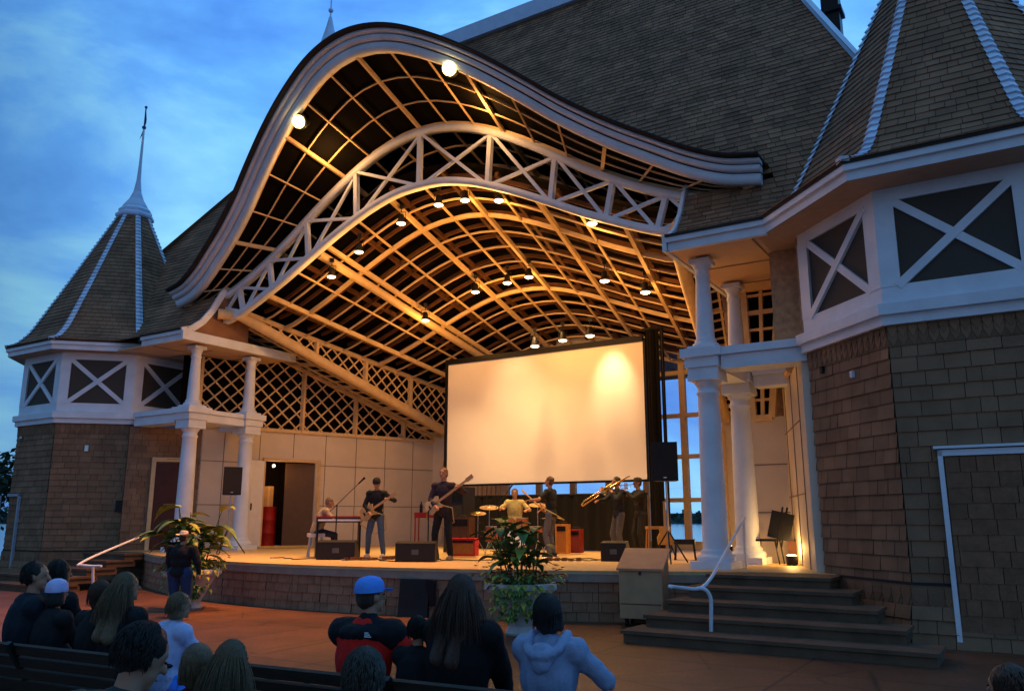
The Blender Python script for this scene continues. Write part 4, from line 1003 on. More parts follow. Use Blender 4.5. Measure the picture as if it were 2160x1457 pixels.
    if hat:
        kind, col = hat; c = MB(); hm2 = cloth('hat_%s%02x' % (kind, int(col[2]*255)), col)
        T_ = hr.copy(); 
        if kind == 'cap':
            prof = [(.098, -.004), (.099, .03), (.092, .06), (.07, .088), (.035, .10), (.008, .104)]
            c.lathe(prof, hx(0, -.015, .035), 20, mtx=hr @ Matrix.Diagonal((.92, 1.1, 1, 1)))
            vs = []; 
            for i in range(9):
                a_ = pi*(i/8); vs += [hx(cos(a_)*.08, .07, .045), hx(cos(a_)*.075, .07+.09*sin(a_)+.01, .04-.012*abs(cos(a_)))]
            c.add(vs, [(2*i, 2*i+2, 2*i+3, 2*i+1) for i in range(8)]+[(2*i+1, 2*i+3, 2*i+2, 2*i) for i in range(8)], True)
        elif kind == 'cowboy':
            n_ = 28; vs = []
            for r_, z_ in ((.09, .0), (.125, .004), (.165, .012)):
                for k in range(n_):
                    a_ = 2*pi*k/n_; vs.append(hx(cos(a_)*r_*.95, sin(a_)*r_*1.1-.01, .045+z_+.035*abs(cos(a_))**2*(r_-.09)/.075))
            c.add(vs, [(j*n_+k, j*n_+(k+1) % n_, (j+1)*n_+(k+1) % n_, (j+1)*n_+k) for j in (0, 1) for k in range(n_)], True)
            c.lathe([(.092, 0), (.090, .05), (.082, .095), (.065, .115), (.03, .105)], hx(0, -.01, .045), 20, mtx=hr @ Matrix.Diagonal((.88, 1.1, 1, 1)))
        elif kind == 'beanie':
            c.lathe([(.098, -.02), (.101, .0), (.099, .02), (.092, .06), (.068, .092), (.03, .108), (.006, .11)], hx(0, -.012, .035), 22, mtx=hr @ Matrix.Diagonal((.92, 1.1, 1, 1)))
        elif kind == 'hood':
            c2 = MB(); c2.ico(hx(0, -.02, .025), (.105, .115, .12), hr); c2.ico(hx(0, -.04, -.05), (.10, .085, .10), hr); c2.rcone(hx(0, -.04, -.10), N-up*.05, .09, .10)
            me = remesh(c2, 'hood', vox, 2, .005, .05); me.materials.append(hm2); link('hood', me, t); c = None
        if c: 
            co_ = c.build('hat', hm2, t)
            if kind == 'cowboy':
                bnd = MB(); bnd.lathe([(.093, .003), (.0925, .026)], hx(0, -.01, .045), 20, mtx=hr @ Matrix.Diagonal((.885, 1.105, 1, 1))); bnd.build('hat_band', BLK, co_)
    t['_'] = 0; del t['_']
    return t, dict(P=P, N=N, HC=HC, arms=arms, up=up)
def place(t, x, y, z):
    """local figure coordinates -> world (matrix from location / z rotation / scale)"""
    return t.location+Matrix.Rotation(t.rotation_euler.z, 3, 'Z') @ (V((x, y, z))*t.scale.x)

# ---- audience benches and people
def bench():
    t = thing('park_bench', 'b', 'bench')
    m = MB()
    for i in range(5): m.box(-1.15, 1.15, -.20+.095*i, -.12+.095*i, .40, .43)
    m.build('seat', WOODB, t); m = MB()
    for i in range(4):
        y = -.24-.035*i; z = .47+.085*i; m.bar((-1.15, y, z), (1.15, y, z), .07, .028, V((0, .93, .37)))
    m.build('backrest', WOODB, t)
    for x in (-1.08, 0, 1.08):
        m = MB(); m.bar((x, -.16, .40), (x, -.40, .77), .05, .035); m.bar((x, -.30, 0), (x, -.16, .40), .05, .05, V((0, 1, 0))); m.bar((x, .26, 0), (x, .22, .40), .05, .05, V((0, 1, 0))); m.bar((x, -.22, .385), (x, .27, .385), .05, .03)
        if x: m.tube([(x, -.36, .62), (x, -.1, .64), (x, .18, .63), (x, .24, .55), (x, .22, .40)], .018, 8)
        m.build('leg', BLKM, t)
    return t
ben = bench(); BY = radians(-27)
bl_ = [((-.50, 5.05), 'dark slatted bench under the four people in the centre front row'), ((-3.32, 6.35), 'dark slatted bench at the left under the row of six people'),
       ((-1.05, 3.18), 'dark slatted bench in the nearest row under the man in the green grey shirt'), ((2.35, 3.45), 'dark slatted bench at the lower right under the brown haired person')]
for i, (p, lb) in enumerate(bl_):
    o = ben if i == 0 else copy_tree(ben); o.location = (p[0], p[1], 0); o.rotation_euler = (0, 0, BY); o['label'] = lb; o['group'] = 'audience benches'
def on_bench(i, s, k=1.0, seat=.43): 
    """seat position s along bench i, origin dropped so a scaled figure sits on the seat"""
    p = bl_[i][0]; d = V((cos(BY), sin(BY), 0)); f = V((-sin(BY), cos(BY), 0))
    return V((p[0], p[1], 0))+d*s+f*.10+V((0, 0, .425-seat*k))
G = 'audience seated on benches'
st_ = 700
person('person in red jacket with black shoulders and bright blue cap, seated', on_bench(0, -.53, .92)+V((0, 0, -.03)), radians(-22), .92, sit=.43, lean=.10, hd=(radians(-28), .05), hands=(V((-.16, .36, .55)), V((.30, .30, .74))), shirt=(.62, .012, .006), yoke=(.006, .007, .010), hair=('brown', 'short'), hat=('cap', (.10, .30, .85)), build=1.08, strands=150, group=G)
person('small child with dark hair in black jacket between red jacket and long haired woman', on_bench(0, -.14, .66), BY, .66, sit=.43, lean=.05, shirt=(.006, .007, .009), hair=('black', 'short'), strands=st_, group=G)
person('woman with long brown hair in black coat, seated on centre bench', on_bench(0, .15, .93), radians(-30), .93, sit=.43, lean=.08, hd=(radians(10), .05), shirt=(.004, .004, .005), hair=('auburn', 'long'), build=1.2, strands=1300, group=G)
person('dark haired child in light blue grey hoodie, right elbow out, seated', on_bench(0, .74, .84), radians(-24), .84, sit=.43, lean=.02, hd=(radians(-6), .12), hands=(V((-.16, .36, .55)), V((.20, .33, .84))), hint=((-1, -.4, -.6), (1, -.25, -.7)), shirt=(.24, .30, .45), hair=('black', 'bob'), hood=True, strands=st_, group=G, build=1.02)
person('grey haired person seated with back of head in front of the red jacket', on_bench(2, .54, .80), radians(-20), .80, sit=.43, lean=.05, shirt=(.02, .025, .02), hair=('grey', 'short'), strands=1400, group=G)
person('large dark haired man in green grey shirt, head bowed, nearest row left', on_bench(2, -.62, 1.0)+V((.02, -.22, -.13)), radians(-20), 1.0, sit=.43, lean=.12, hd=(radians(-28), -.45), shirt=(.035, .045, .04), hair=('black', 'short'), build=1.2, strands=1500, group=G)
person('person with straight blond hair seen from behind at the bottom edge', V((-1.34, 4.10, -.04)), radians(-20), .80, sit=.43, lean=.05, shirt=(.05, .02, .02), hair=('blond', 'long'), strands=1400, group=G)
person('second fair haired head leaning beside the straight blond hair', V((-1.54, 4.22, -.06)), radians(10), .79, sit=.43, lean=.05, hd=(.4, 0), shirt=(.10, .02, .02), hair=('blond', 'bob'), strands=1200, group=G)
person('brown haired person at the lower right corner, only head showing', on_bench(3, -.34, .85)+V((.04, 0, -.21)), radians(20), .85, sit=.43, lean=.05, shirt=(.02, .02, .02), hair=('auburn', 'short'), strands=1300, group=G)
person('man in dark jacket with short hair looking right, far left of bench row', on_bench(1, -.62, .93), radians(-50), .93, sit=.43, lean=.08, hd=(radians(-35), .0), shirt=(.009, .015, .024), hair=('black', 'short'), build=1.12, strands=500, group=G)
person('child in pale lilac knitted cap seated beside man in dark jacket', on_bench(1, -.30, .78), BY, .78, sit=.43, shirt=(.012, .012, .014), hair=('black', 'bob'), hat=('beanie', (.50, .50, .80)), strands=200, group=G)
person('black haired person seated beyond the pale knitted cap', V((-3.90, 7.25, -.0)), BY, .94, sit=.43, shirt=(.01, .01, .012), hair=('black', 'bob'), strands=300, group=G)
person('woman with full brown hair seated in left bench row', on_bench(1, .22, .80), BY, .80, sit=.43, shirt=(.012, .010, .010), hair=('auburn', 'bob'), strands=900, group=G)
person('woman with long blond hair seated next to full brown hair', on_bench(1, .48, .87), BY, .87, sit=.43, lean=.06, hd=(radians(-12), .05), shirt=(.010, .010, .012), hair=('blond', 'long'), strands=1100, group=G)
person('fair haired person in white shirt and dark vest at right end of left bench', on_bench(1, .98, .74), radians(-40), .74, sit=.43, lean=.14, hd=(radians(-15), -.1), shirt=(.42, .48, .72), pants=(.03, .06, .14), hair=('blond', 'bob'), strands=700, group=G, sleeve='long', hands=(V((-.10, .42, .62)), V((.20, .42, .62))))
person('dark haired figure in black jacket at the far left end, beyond the bench arm', V((-4.6, 7.1, 0)), radians(-40), .9, sit=.43, shirt=(.01, .01, .014), hair=('black', 'short'), strands=200, group=G)
bp = thing('plastic_bag', 'crumpled blue and white plastic bag at the end of the left bench', 'bag', on_bench(1, 1.22, .9)+V((.12, -.25, .40)), .4)
m = MB(); m.ico((0, 0, .10), (.13, .08, .13)); m.ico((.05, .02, .2), (.06, .05, .08)); me = remesh(m, 'bag', .012, 1, .03, .05); me.materials.append(mat('bag_blue', (.03, .20, .85), .4)); link('bag', me, bp)
m = MB(); m.tube([(-.04, -.06, .20), (-.06, -.07, .32), (.02, -.06, .36), (.06, -.05, .24)], .012, 6); m.bar((-.1, -.095, .08), (.06, -.10, .16), .03, .012); m.build('handle', mat('bag_white', (.7, .75, .9), .5), bp)
cp_ = thing('drink_can', 'small red and white can standing on the bench rail behind the hoodie', 'can', on_bench(0, .80)+V((-.17, -.33, .335)))
m = MB(); m.lathe([(.028, 0), (.033, .008), (.033, .06)], n=16); m.build('can_body', REDP, cp_); m = MB(); m.lathe([(.033, .0601), (.033, .10), (.027, .112)], n=16); m.build('can_top', WHITE, cp_)
hm_, _ = person('child in cowboy hat, black top and jeans standing by the stage planter', atd(372, 13.9, 0), radians(-10), .80, hd=(radians(-10), -.05), lean=.02, shirt=(.010, .010, .012), pants=(.02, .05, .13), shoes=(.02, .02, .02), hair=('brown', 'short'), hat=('cowboy', (.75, .62, .42)), build=1.55, hands=(V((-.26, .10, .80)), V((.42, .05, .88))))

# ---- musicians
GM = 'band playing on the stage'
DK = (.012, .013, .015)
def seat_on(x, d): return atd(x, d, S0)
key_loc = seat_on(664, 18.4)
kp, _ = person('keyboard player in tan shirt bent over a red topped keyboard', key_loc, radians(-72), .97, sit=.50, lean=.42, hd=(0, -.25), hands=(V((-.18, .56, .86)), V((.18, .56, .86))), shirt=(.36, .27, .16), pants=(.02, .02, .03), hair=('blond', 'short'), group=GM)
gp, _ = person('guitarist in black jacket and jeans playing a tan guitar, left of stage', seat_on(791, 18.3), radians(172), 1.0, hd=(.1, -.35), hands=(V((-.36, .26, 1.28)), V((.10, .24, 1.0))), shirt=DK, pants=(.06, .10, .16), shoes=(.5, .45, .4), hair=('brown', 'short'), hat=('beanie', (.02, .02, .02)), group=GM, feet=(V((-.2, .05, .08)), V((.2, -.08, .08))))
bp2, _ = person('tall red haired bass player in dark clothes beside the screen', seat_on(934, 17.2), radians(165), 1.09, hd=(-.1, .05), hands=(V((-.40, .24, 1.36)), V((.08, .25, 1.02))), shirt=(.03, .02, .03), pants=(.012, .012, .014), shoes=(.25, .18, .12), hair=('red', 'short'), sleeve='long', group=GM, feet=(V((-.17, .05, .08)), V((.19, -.05, .08))))
g2, _ = person('guitarist in black shirt and grey trousers turned to the left', seat_on(1164, 18.6), radians(62), 1.03, hd=(.1, .05), hands=(V((-.34, .36, 1.22)), V((.06, .26, 1.02))), shirt=(.014, .013, .013), pants=(.10, .10, .12), hair=('auburn', 'short'), sleeve='short', group=GM)
tbp, _ = person('trombone player in black vest and grey jeans facing left', seat_on(1308, 18.4), radians(112), 1.02, hd=(0, -.02), hands=(V((-.10, .20, 1.38)), V((.08, .46, 1.22))), shirt=(.016, .018, .024), pants=(.11, .10, .09), shoes=(.6, .55, .5), hair=('black', 'short'), sleeve='long', group=GM)
tpp, _ = person('trumpet player in dark clothes standing behind the trombone player', seat_on(1353, 19.3), radians(108), 1.03, hd=(0, 0), hands=(V((-.04, .34, 1.42)), V((.05, .38, 1.42))), hint=((-1, -.2, -.8), (1, -.2, -.8)), shirt=(.02, .018, .016), pants=(.02, .018, .016), hair=('brown', 'short'), hat=('cap', (.03, .025, .02)), group=GM)
dl = seat_on(1086, 20.2)
drp, _ = person('drummer in yellow shirt seated behind the drum kit', dl, radians(178), 1.03, sit=.62, lean=.05, hands=(V((-.30, .40, 1.02)), V((.28, .42, 1.06))), shirt=(.45, .36, .13), pants=(.02, .02, .03), hair=('auburn', 'short'), sleeve='short', group=GM, feet=(V((-.22, .42, .08)), V((.22, .42, .08))))

def guitar(name, label, cat, col, p_body, p_neck, face, bass=False):
    """body centre, head position (world), face normal"""
    x = (p_neck-p_body).normalized(); y = face-x*face.dot(x); y.normalize(); z = x.cross(y)
    t = thing(name, label, cat, p_body); t.rotation_euler = Matrix((x, y, z)).transposed().to_euler()
    L = (p_neck-p_body).length
    out = [(-.20, .0), (-.19, .10), (-.12, .155), (-.04, .14), (.02, .11), (.09, .115), (.15, .145), (.20, .12), (.16, .06), (.13, .0), (.17, -.06), (.19, -.11), (.13, -.135), (.05, -.105), (-.02, -.115), (-.09, -.16), (-.17, -.12)]
    m = MB(); m.prism(out, lambda p: V((p[0], -.022, p[1])), lambda p: V((p[0], .022, p[1]))); m.build('body', mat('guitar_'+name+'%02x' % int(col[0]*255), col, .25, .15, 8, coat=.6), t)
    m = MB(); m.box(.10, L-.08, .018, .036, -.024, .024); m.build('neck', mat('maple', (.50, .30, .13), .4), t)
    m = MB(); m.box(L-.08, L+.10, .014, .030, -.045, .040); 
    for i in range(4): m.box(L-.05+.035*i, L-.04+.035*i, .016, .026, .04, .06)
    m.build('headstock', MATS['maple'], t)
    m = MB(); m.box(-.10, -.07, .022, .032, -.04, .04); m.box(-.02, .0, .022, .032, -.035, .035); m.box(.05, .07, .022, .032, -.035, .035); m.build('pickup', BLK, t)
    m = MB(); m.tube([(-.2, -.01, 0), (-.34, -.12, .1), (-.2, -.3, .42), (.1, -.28, .48), (.3, -.1, .25), (.19, -.0, .13)], .012, 5); m.build('strap', mat('strap_tan', (.45, .33, .12), .7), t)
    return t
fv = V((0, -1, .25))
guitar('electric_guitar', 'tan electric guitar held by the guitarist in black jacket', 'guitar', (.55, .30, .08), place(gp, .14, .19, .98), place(gp, -.48, .30, 1.36), fv)
guitar('bass_guitar', 'pale tan bass guitar held by the tall red haired player', 'bass guitar', (.60, .42, .20), place(bp2, .14, .19, 1.02), place(bp2, -.62, .30, 1.52), fv)
guitar('electric_guitar', 'orange brown guitar pointing left, held by the player in grey trousers', 'guitar', (.45, .17, .04), place(g2, .12, .20, 1.0), place(g2, -.46, .42, 1.40), V((-.85, -.3, .2)))
BRASS = mat('brass', (.75, .50, .18), .22, .1, 10, metal=1)
def local_thing(name, label, cat, base, yaw): return thing(name, label, cat, base, yaw)
t = thing('trombone', 'brass trombone with its slide pointing down to the left', 'trombone', place(tbp, 0, 0, 0), radians(112)); t.scale = (1.02,)*3
m = MB(); m.tube([(0, .15, 1.60), (.0, .46, 1.43), (.01, .86, 1.20), (.05, .90, 1.13), (.10, .85, 1.10), (.09, .44, 1.33)], .016, 8); m.bar((.02, .5, 1.38), (.11, .5, 1.34), .014, .014); m.build('slide', BRASS, t)
m = MB(); m.tube([(.11, .46, 1.36), (-.02, -.18, 1.72), (-.07, -.26, 1.76), (-.13, -.18, 1.74), (-.15, .1, 1.60), (-.16, .30, 1.50)], [.011, .012, .014, .016, .022, .03], 8, False); m.tube([(-.16, .30, 1.50), (-.165, .38, 1.46), (-.17, .44, 1.43), (-.172, .47, 1.415)], [.03, .05, .08, .11], 18, False); m.build('bell', BRASS, t)
t = thing('trumpet', 'brass trumpet raised by the player behind the trombone', 'trumpet', place(tpp, 0, 0, 0), radians(108)); t.scale = (1.03,)*3
m = MB(); m.tube([(0, .13, 1.60), (0, .30, 1.585), (0, .50, 1.57), (0, .58, 1.565), (0, .62, 1.56), (0, .635, 1.56)], [.008, .01, .012, .025, .05, .062], 14, False); m.tube([(0, .25, 1.59), (0, .46, 1.57), (0, .48, 1.53), (0, .46, 1.50), (0, .24, 1.52), (0, .22, 1.56)], .008, 6); m.build('bell', BRASS, t)
m = MB()
for i in range(3): m.tube([(0, .31+.03*i, 1.48), (0, .31+.03*i, 1.63)], .011, 8)
m.build('valve', BRASS, t)
# keyboard on stand + bench
kb = thing('keyboard', 'stage keyboard with red top on a black stand before the tan shirted player', 'keyboard', seat_on(712, 18.35), radians(18))
m = MB(); m.box(-.50, .50, -.15, .17, .76, .86); m.build('case', BLK, kb); m = MB(); m.box(-.50, .50, -.15, .18, .861, .90); m.build('lid', REDP, kb)
m = MB(); m.box(-.50, -.46, -.14, .14, .0, .76); m.box(.44, .48, -.14, .14, 0, .76); m.bar((-.46, 0, .3), (.44, 0, .3), .03, .03); m.build('stand', BLKM, kb)
m = MB(); m.box(-.48, .48, -.2, -.152, .79, .83); m.build('keys', WHITE, kb)
ks = thing('stool', 'padded pale stool under the keyboard player', 'stool', key_loc, radians(-72)); m = MB(); m.box(-.24, .24, -.18, .18, .44, .52); m.build('seat', mat('pad_pale', (.55, .52, .48), .7), ks)
for sx in (-1, 1):
    for sy in (-1, 1):
        m = MB(); m.tube([(sx*.16, sy*.12, .44), (sx*.22, sy*.16, 0)], .018, 6); m.build('leg', STEEL, ks)
def mic(label, p, top, tip):
    t = thing('microphone_stand', label, 'mic stand', p); m = MB()
    for k in range(3): a_ = 2.1*k; m.tube([(0, 0, .12), (cos(a_)*.28, sin(a_)*.28, .01)], .011, 6)
    m.tube([(0, 0, .05), (0, 0, top)], .013, 8); m.build('tripod', BLKM, t)
    m = MB(); tp = V(tip); b0 = V((0, 0, top)); m.tube([b0-(tp-b0)*.35, tp], .009, 6); m.build('boom', BLKM, t)
    m = MB(); d = (tp-b0).normalized(); m.rcone(tp, tp+d*.14, .018, .022, 8); m.ico(tp+d*.16, .03); m.build('microphone', BLK, t); return t
mic('tall boom microphone stand between keyboard and left guitarist', seat_on(706, 18.0), 1.15, (.45, .1, 1.62))
mic('boom microphone stand over the drum kit', seat_on(1052, 19.6), 1.2, (.25, .1, 1.55))
mic('short microphone stand beside the bass player', seat_on(902, 17.0), 1.0, (.12, .1, 1.15))
# wedges
def wedge(label, p, yaw, w=.72):
    t = thing('monitor_wedge', label, 'monitor', p, yaw, 'floor monitors on the stage edge'); pr_ = [(-.24, 0), (.24, 0), (.27, .10), (-.02, .40), (-.24, .36)]
    m = MB(); m.prism(pr_, lambda q: V((-w/2, q[0], q[1])), lambda q: V((w/2, q[0], q[1]))); m.build('cabinet', BLK, t)
    m = MB(); m.add([V((-w/2+.04, .262, .125)), V((w/2-.04, .262, .125)), V((w/2-.04, .002, .392)), V((-w/2+.04, .002, .392))], [(0, 1, 2, 3), (3, 2, 1, 0)]); m.build('grille', mat('grille', (.014, .013, .013), .7, .3, 200), t)
    m = MB(); m.box(-.07, .07, -.252, -.241, .14, .24); m.build('jack_plate', mat('plate', (.07, .08, .10), .4), t); return t
wedge('black floor monitor in front of the keyboard player', seat_on(712, 17.3), radians(0), .80)
wedge('black floor monitor in front of the bass player', seat_on(880, 16.4), radians(-5), .80)
wedge('black floor monitor in front of the trombone player', seat_on(1300, 16.6), radians(-20), .52)
# effects, amps and cases
def amp(label, p, yaw, w, h, d, col, name='amplifier', cat='amplifier', legs=False):
    t = thing(name, label, cat, p, yaw); z0 = .0
    m = MB(); m.box(-w/2, w/2, -d/2, d/2, z0+.03, h); bmx = m.build('cabinet', mat('amp%02x%02x' % (int(col[0]*255), int(col[1]*255)), col, .5, .1, 12), t)
    m = MB(); m.box(-w/2+.04, w/2-.04, -d/2-.012, -d/2-.002, .08, h*.72); m.build('grille', mat('amp_cloth%02x' % int(col[0]*255), (col[0]*.6+.02, col[1]*.5+.015, col[2]*.5+.01), .9, .3, 60), t)
    m = MB(); m.box(-w/2+.04, w/2-.04, -d/2-.012, -d/2-.002, h*.76, h-.05)
    for i in range(5): m.lathe([(.014, 0), (.012, .02)], (-w/2+.09+i*(w-.18)/4, -d/2-.012, h*.86), 8, mtx=Matrix.Rotation(radians(90), 4, 'X'))
    m.build('control_panel', BLKM, t); m = MB(); m.tube([(-.1, 0, h), (-.09, 0, h+.04), (.09, 0, h+.04), (.1, 0, h)], .012, 6); m.build('handle', BLK, t); return t
amp('bright orange amplifier standing behind the guitarist in grey trousers', seat_on(1188, 19.6), radians(-20), .30, .72, .3, (.50, .20, .03))
amp('dark red amplifier to the right of the orange one', seat_on(1216, 20.0), radians(-20), .30, .60, .3, (.22, .015, .01))
amp('bright red drum case on the deck right of the bass player', seat_on(978, 18.2), radians(-10), .60, .42, .4, (.50, .010, .006), 'equipment_case', 'case')
amp('brown organ speaker cabinet behind the bass player', seat_on(972, 19.4), radians(-15), .55, .88, .45, (.10, .045, .02))
amp('tall black loudspeaker stack left of the drummer', seat_on(968, 20.4), radians(-32), .6, 1.62, .5, (.02, .02, .02), 'loudspeaker', 'speaker')
rk_ = thing('percussion_rack', 'red topped open metal rack left of the bass player', 'rack', seat_on(898, 18.2), radians(-12)); m = MB(); m.box(-.24, .24, -.15, .15, .86, .98); m.build('top', REDP, rk_)
for sx in (-1, 1):
    for sy in (-1, 1):
        m = MB(); m.tube([(sx*.22, sy*.13, .86), (sx*.22, sy*.13, 0)], .016, 6); m.build('leg', REDP if sx < 0 else BLKM, rk_)
m = MB(); m.box(-.22, .22, -.13, .13, .10, .14); m.build('shelf', REDP, rk_)
m = MB(); m.lathe([(.035, 0), (.035, .16), (.015, .2), (.015, .24)], n=10); tt_ = thing('water_bottle', 'dark water bottle standing on the red topped rack', 'bottle', seat_on(886, 18.2)+V((0, 0, .98))); m.build('bottle_body', BLK, tt_)
for x, d, lb in ((760, 17.0, 'tangle of cable and effect pedals between the guitarist and keyboard monitor'), (1190, 16.6, 'effect pedals and cable in front of the guitarist in grey trousers'), (840, 17.4, 'effect pedals by the guitarist with the tan guitar')):
    t = thing('effect_pedals', lb, 'pedals', seat_on(x, d), -.3)
    m = MB(); rnd = random.Random(x)
    for i in range(5): m.box(-.35+.15*i, -.26+.15*i, rnd.uniform(-.08, .0), rnd.uniform(.06, .12), .0, .05+rnd.uniform(0, .02))
    m.build('pedal_row', mat('pedal_brown', (.16, .06, .03), .5, .4, 12), t); m = MB(); pts = [V((-.5+.05*i, .12*sin(i*.9)+.15, .012+.006*(i % 2))) for i in range(24)]; m.tube(pts, .009, 5); m.build('cable', BLK, t)
for x, d, sd_, lb in ((820, 16.6, 1, 'black cable looping over the deck before the bass player monitor'), (1010, 16.9, 2, 'black cable snaking toward the drum kit'), (1240, 17.2, 3, 'black cable lying between the orange amplifier and the small monitor'), (650, 17.4, 4, 'black cable trailing from the open door to the keyboard')):
    rnd = random.Random(sd_); t = thing('cable', lb, 'cable', seat_on(x, d), rnd.uniform(-.5, .5)); m = MB(); ph = rnd.uniform(0, 6)
    m.tube([V((-.9+.06*i, .22*sin(i*.35+ph)+.1*sin(i*.9), .012)) for i in range(32)], .011, 5); m.build('lead', BLK, t); m = MB(); m.tube([(-.9, .22*sin(ph), .012), (-.98, .22*sin(ph), .014)], .016, 6); m.build('plug', STEEL, t)
# drum kit
dk = thing('drum_kit', 'drum kit with brass cymbals in front of the yellow shirted drummer', 'drum kit', dl+V((0, -.62, 0)), 0)
RY = Matrix.Rotation(radians(90), 4, 'X'); WD = mat('drum_shell', (.35, .12, .04), .25, .1, 6, coat=.5)
m = MB(); m.lathe([(.27, -.2), (.27, .2)], (0, 0, .29), 26, mtx=RY); bd_ = m.build('bass_drum', WD, dk); m = MB(); m.lathe([(.255, .2), (.255, .206)], (0, -.001, .29), 26, mtx=RY); m.lathe([(.285, .17), (.285, .21), (.262, .21)], (0, 0, .29), 26, mtx=RY); m.build('drum_head', WHITE, bd_)
for (x, y, z, r, h, nm) in ((-.18, .05, .66, .15, .2, 'tom'), (.18, .05, .66, .15, .2, 'tom'), (-.52, .18, .30, .2, .36, 'floor_tom'), (.50, .22, .52, .18, .14, 'snare_drum')):
    m = MB(); m.lathe([(r, 0), (r, h)], (x, y, z), 22); o = m.build(nm, WD, dk); m = MB(); m.lathe([(r*.98, h), (r*.98, h+.006)], (x, y, z), 22); m.build('drum_head', WHITE, o)
for (x, y, z, r) in ((-.62, .05, 1.12, .24), (.55, -.02, 1.18, .22), (.78, .25, .86, .17), (-.9, .2, .98, .2)):
    m = MB(); m.lathe([(r, -.012), (r*.5, .004), (.035, .012), (.02, .03)], (x, y, z), 24, mtx=Matrix.Rotation(.25 if x < .7 else 0, 4, 'X')); m.build('cymbal', BRASS, dk)
    m = MB(); m.tube([(x, y, z+.03), (x, y, .25)], .011, 6)
    for k in range(3): m.tube([(x, y, .35), (x+.2*cos(2.1*k), y+.2*sin(2.1*k), .01)], .009, 5)
    m.build('cymbal_stand', STEEL, dk)
th_ = thing('drum_throne', 'round black drum stool under the drummer', 'stool', dl); m = MB(); m.lathe([(.17, .52), (.18, .55), (.17, .61)], n=20); m.build('seat', BLK, th_); m = MB(); m.tube([(0, 0, .52), (0, 0, .1)], .02); 
for k in range(3): m.tube([(0, 0, .25), (.22*cos(2.1*k), .22*sin(2.1*k), .01)], .012, 6)
m.build('base', STEEL, th_)
# PA speakers on stands
def pa(label, p, yaw, zb, w, h, d):
    t = thing('speaker_stand', 'black tripod stand carrying '+label, 'speaker stand', p); m = MB(); m.tube([(0, 0, .1), (0, 0, zb)], .022, 10); m.build('pole', STEEL, t)
    for k in range(3): a_ = 2.1*k+.4; m = MB(); m.tube([(0, 0, .62), (cos(a_)*.42, sin(a_)*.42, .015)], .015, 6); m.build('leg', BLKM, t)
    t = thing('loudspeaker', label[0].lower()+label[1:], 'speaker', p+V((0, 0, zb)), yaw); m = MB(); pl = [(-w/2, -d/2), (w/2, -d/2), (w/2*.72, d/2), (-w/2*.72, d/2)]
    m.prism(pl, lambda q: V((q[0], q[1], 0)), lambda q: V((q[0], q[1], h))); cb = m.build('cabinet', BLK, t); m = MB(); m.box(-w/2+.02, w/2-.02, -d/2-.012, -d/2-.002, .03, h-.03); m.build('grille', MATS['grille'], t)
    m = MB(); m.box(-.03, .03, -d/2-.016, -d/2-.0125, .05, .07); m.build('badge', STEEL, t)
pa('the black loudspeaker by the left porch column', seat_on(478, 20.0), radians(25), 1.42, .44, .68, .34)
pa('the large black loudspeaker by the right porch column', seat_on(1412, 15.6), radians(-15), 1.55, .50, .74, .42)
def gear_box(label, name, cat, p, yaw, w, d, z0, z1, m_):
    t = thing(name, label, cat, p, yaw); m = MB(); m.box(-w/2, w/2, -d/2, d/2, z0, z1); m.build('top', m_, t)
    for sx in (-1, 1):
        for sy in (-1, 1): m = MB(); m.tube([(sx*(w/2-.03), sy*(d/2-.03), z0), (sx*(w/2), sy*(d/2), 0)], .016, 6); m.build('leg', m_, t)
    return t
gear_box('small orange wooden table behind the right loudspeaker stand', 'side_table', 'table', seat_on(1388, 17.6), 0, .46, .34, .62, .68, mat('orange_wood', (.55, .26, .07), .5))
gear_box('flat black keyboard case on legs before the lake window', 'side_table', 'table', seat_on(1446, 17.0), radians(-15), .42, .3, .32, .42, BLK)
t = thing('guitar_on_stand', 'tan guitar on a stand behind the right loudspeaker', 'guitar', seat_on(1405, 17.2)); m = MB(); m.prism([(-.15, .2), (.15, .2), (.17, .35), (.11, .45), (.13, .58), (-.13, .58), (-.11, .45), (-.17, .35)], lambda q: V((q[0], -.04, q[1]+.1)), lambda q: V((q[0], .04, q[1]+.1))); m.build('body', mat('guitar_tan', (.6, .3, .06), .4), t); m = MB(); m.box(-.025, .025, -.045, -.02, .6, 1.2); m.build('neck', MATS['maple'], t); m = MB(); m.tube([(-.2, -.1, 0), (0, .12, .7)], .012); m.tube([(.2, -.1, 0), (0, .12, .7)], .012); m.build('stand', BLKM, t)
# right wing chair and cone
t = thing('folding_chair', 'black chair with slanting back in the right wing by the wall', 'chair', W(7.55, 2.2, S0), radians(60))
m = MB(); m.box(-.22, .22, -.2, .22, .42, .46); m.build('seat', BLK, t); m = MB(); m.bar((0, -.2, .46), (0, -.32, .95), .42, .03, V((1, 0, 0))); m.bar((-.2, -.2, .3), (-.2, -.36, 1.05), .03, .03); m.bar((.2, -.2, .3), (.2, -.36, 1.05), .03, .03); m.build('backrest', BLK, t)
for sx in (-1, 1):
    for sy in (-1, 1): m = MB(); m.tube([(sx*.2, sy*.18, .42), (sx*.2, sy*.24, 0)], .014, 6); m.build('leg', BLKM, t)
t = thing('equipment_case', 'small brown box on the deck behind the black chair in the right wing', 'case', W(8.0, 2.55, S0), -.5); m = MB(); m.box(-.14, .14, -.1, .1, 0, .42); m.build('case_body', mat('brown_case', (.12, .04, .02), .6), t); m = MB(); m.tube([(-.05, 0, .42), (0, 0, .46), (.05, 0, .42)], .01, 6); m.build('handle', BLK, t)
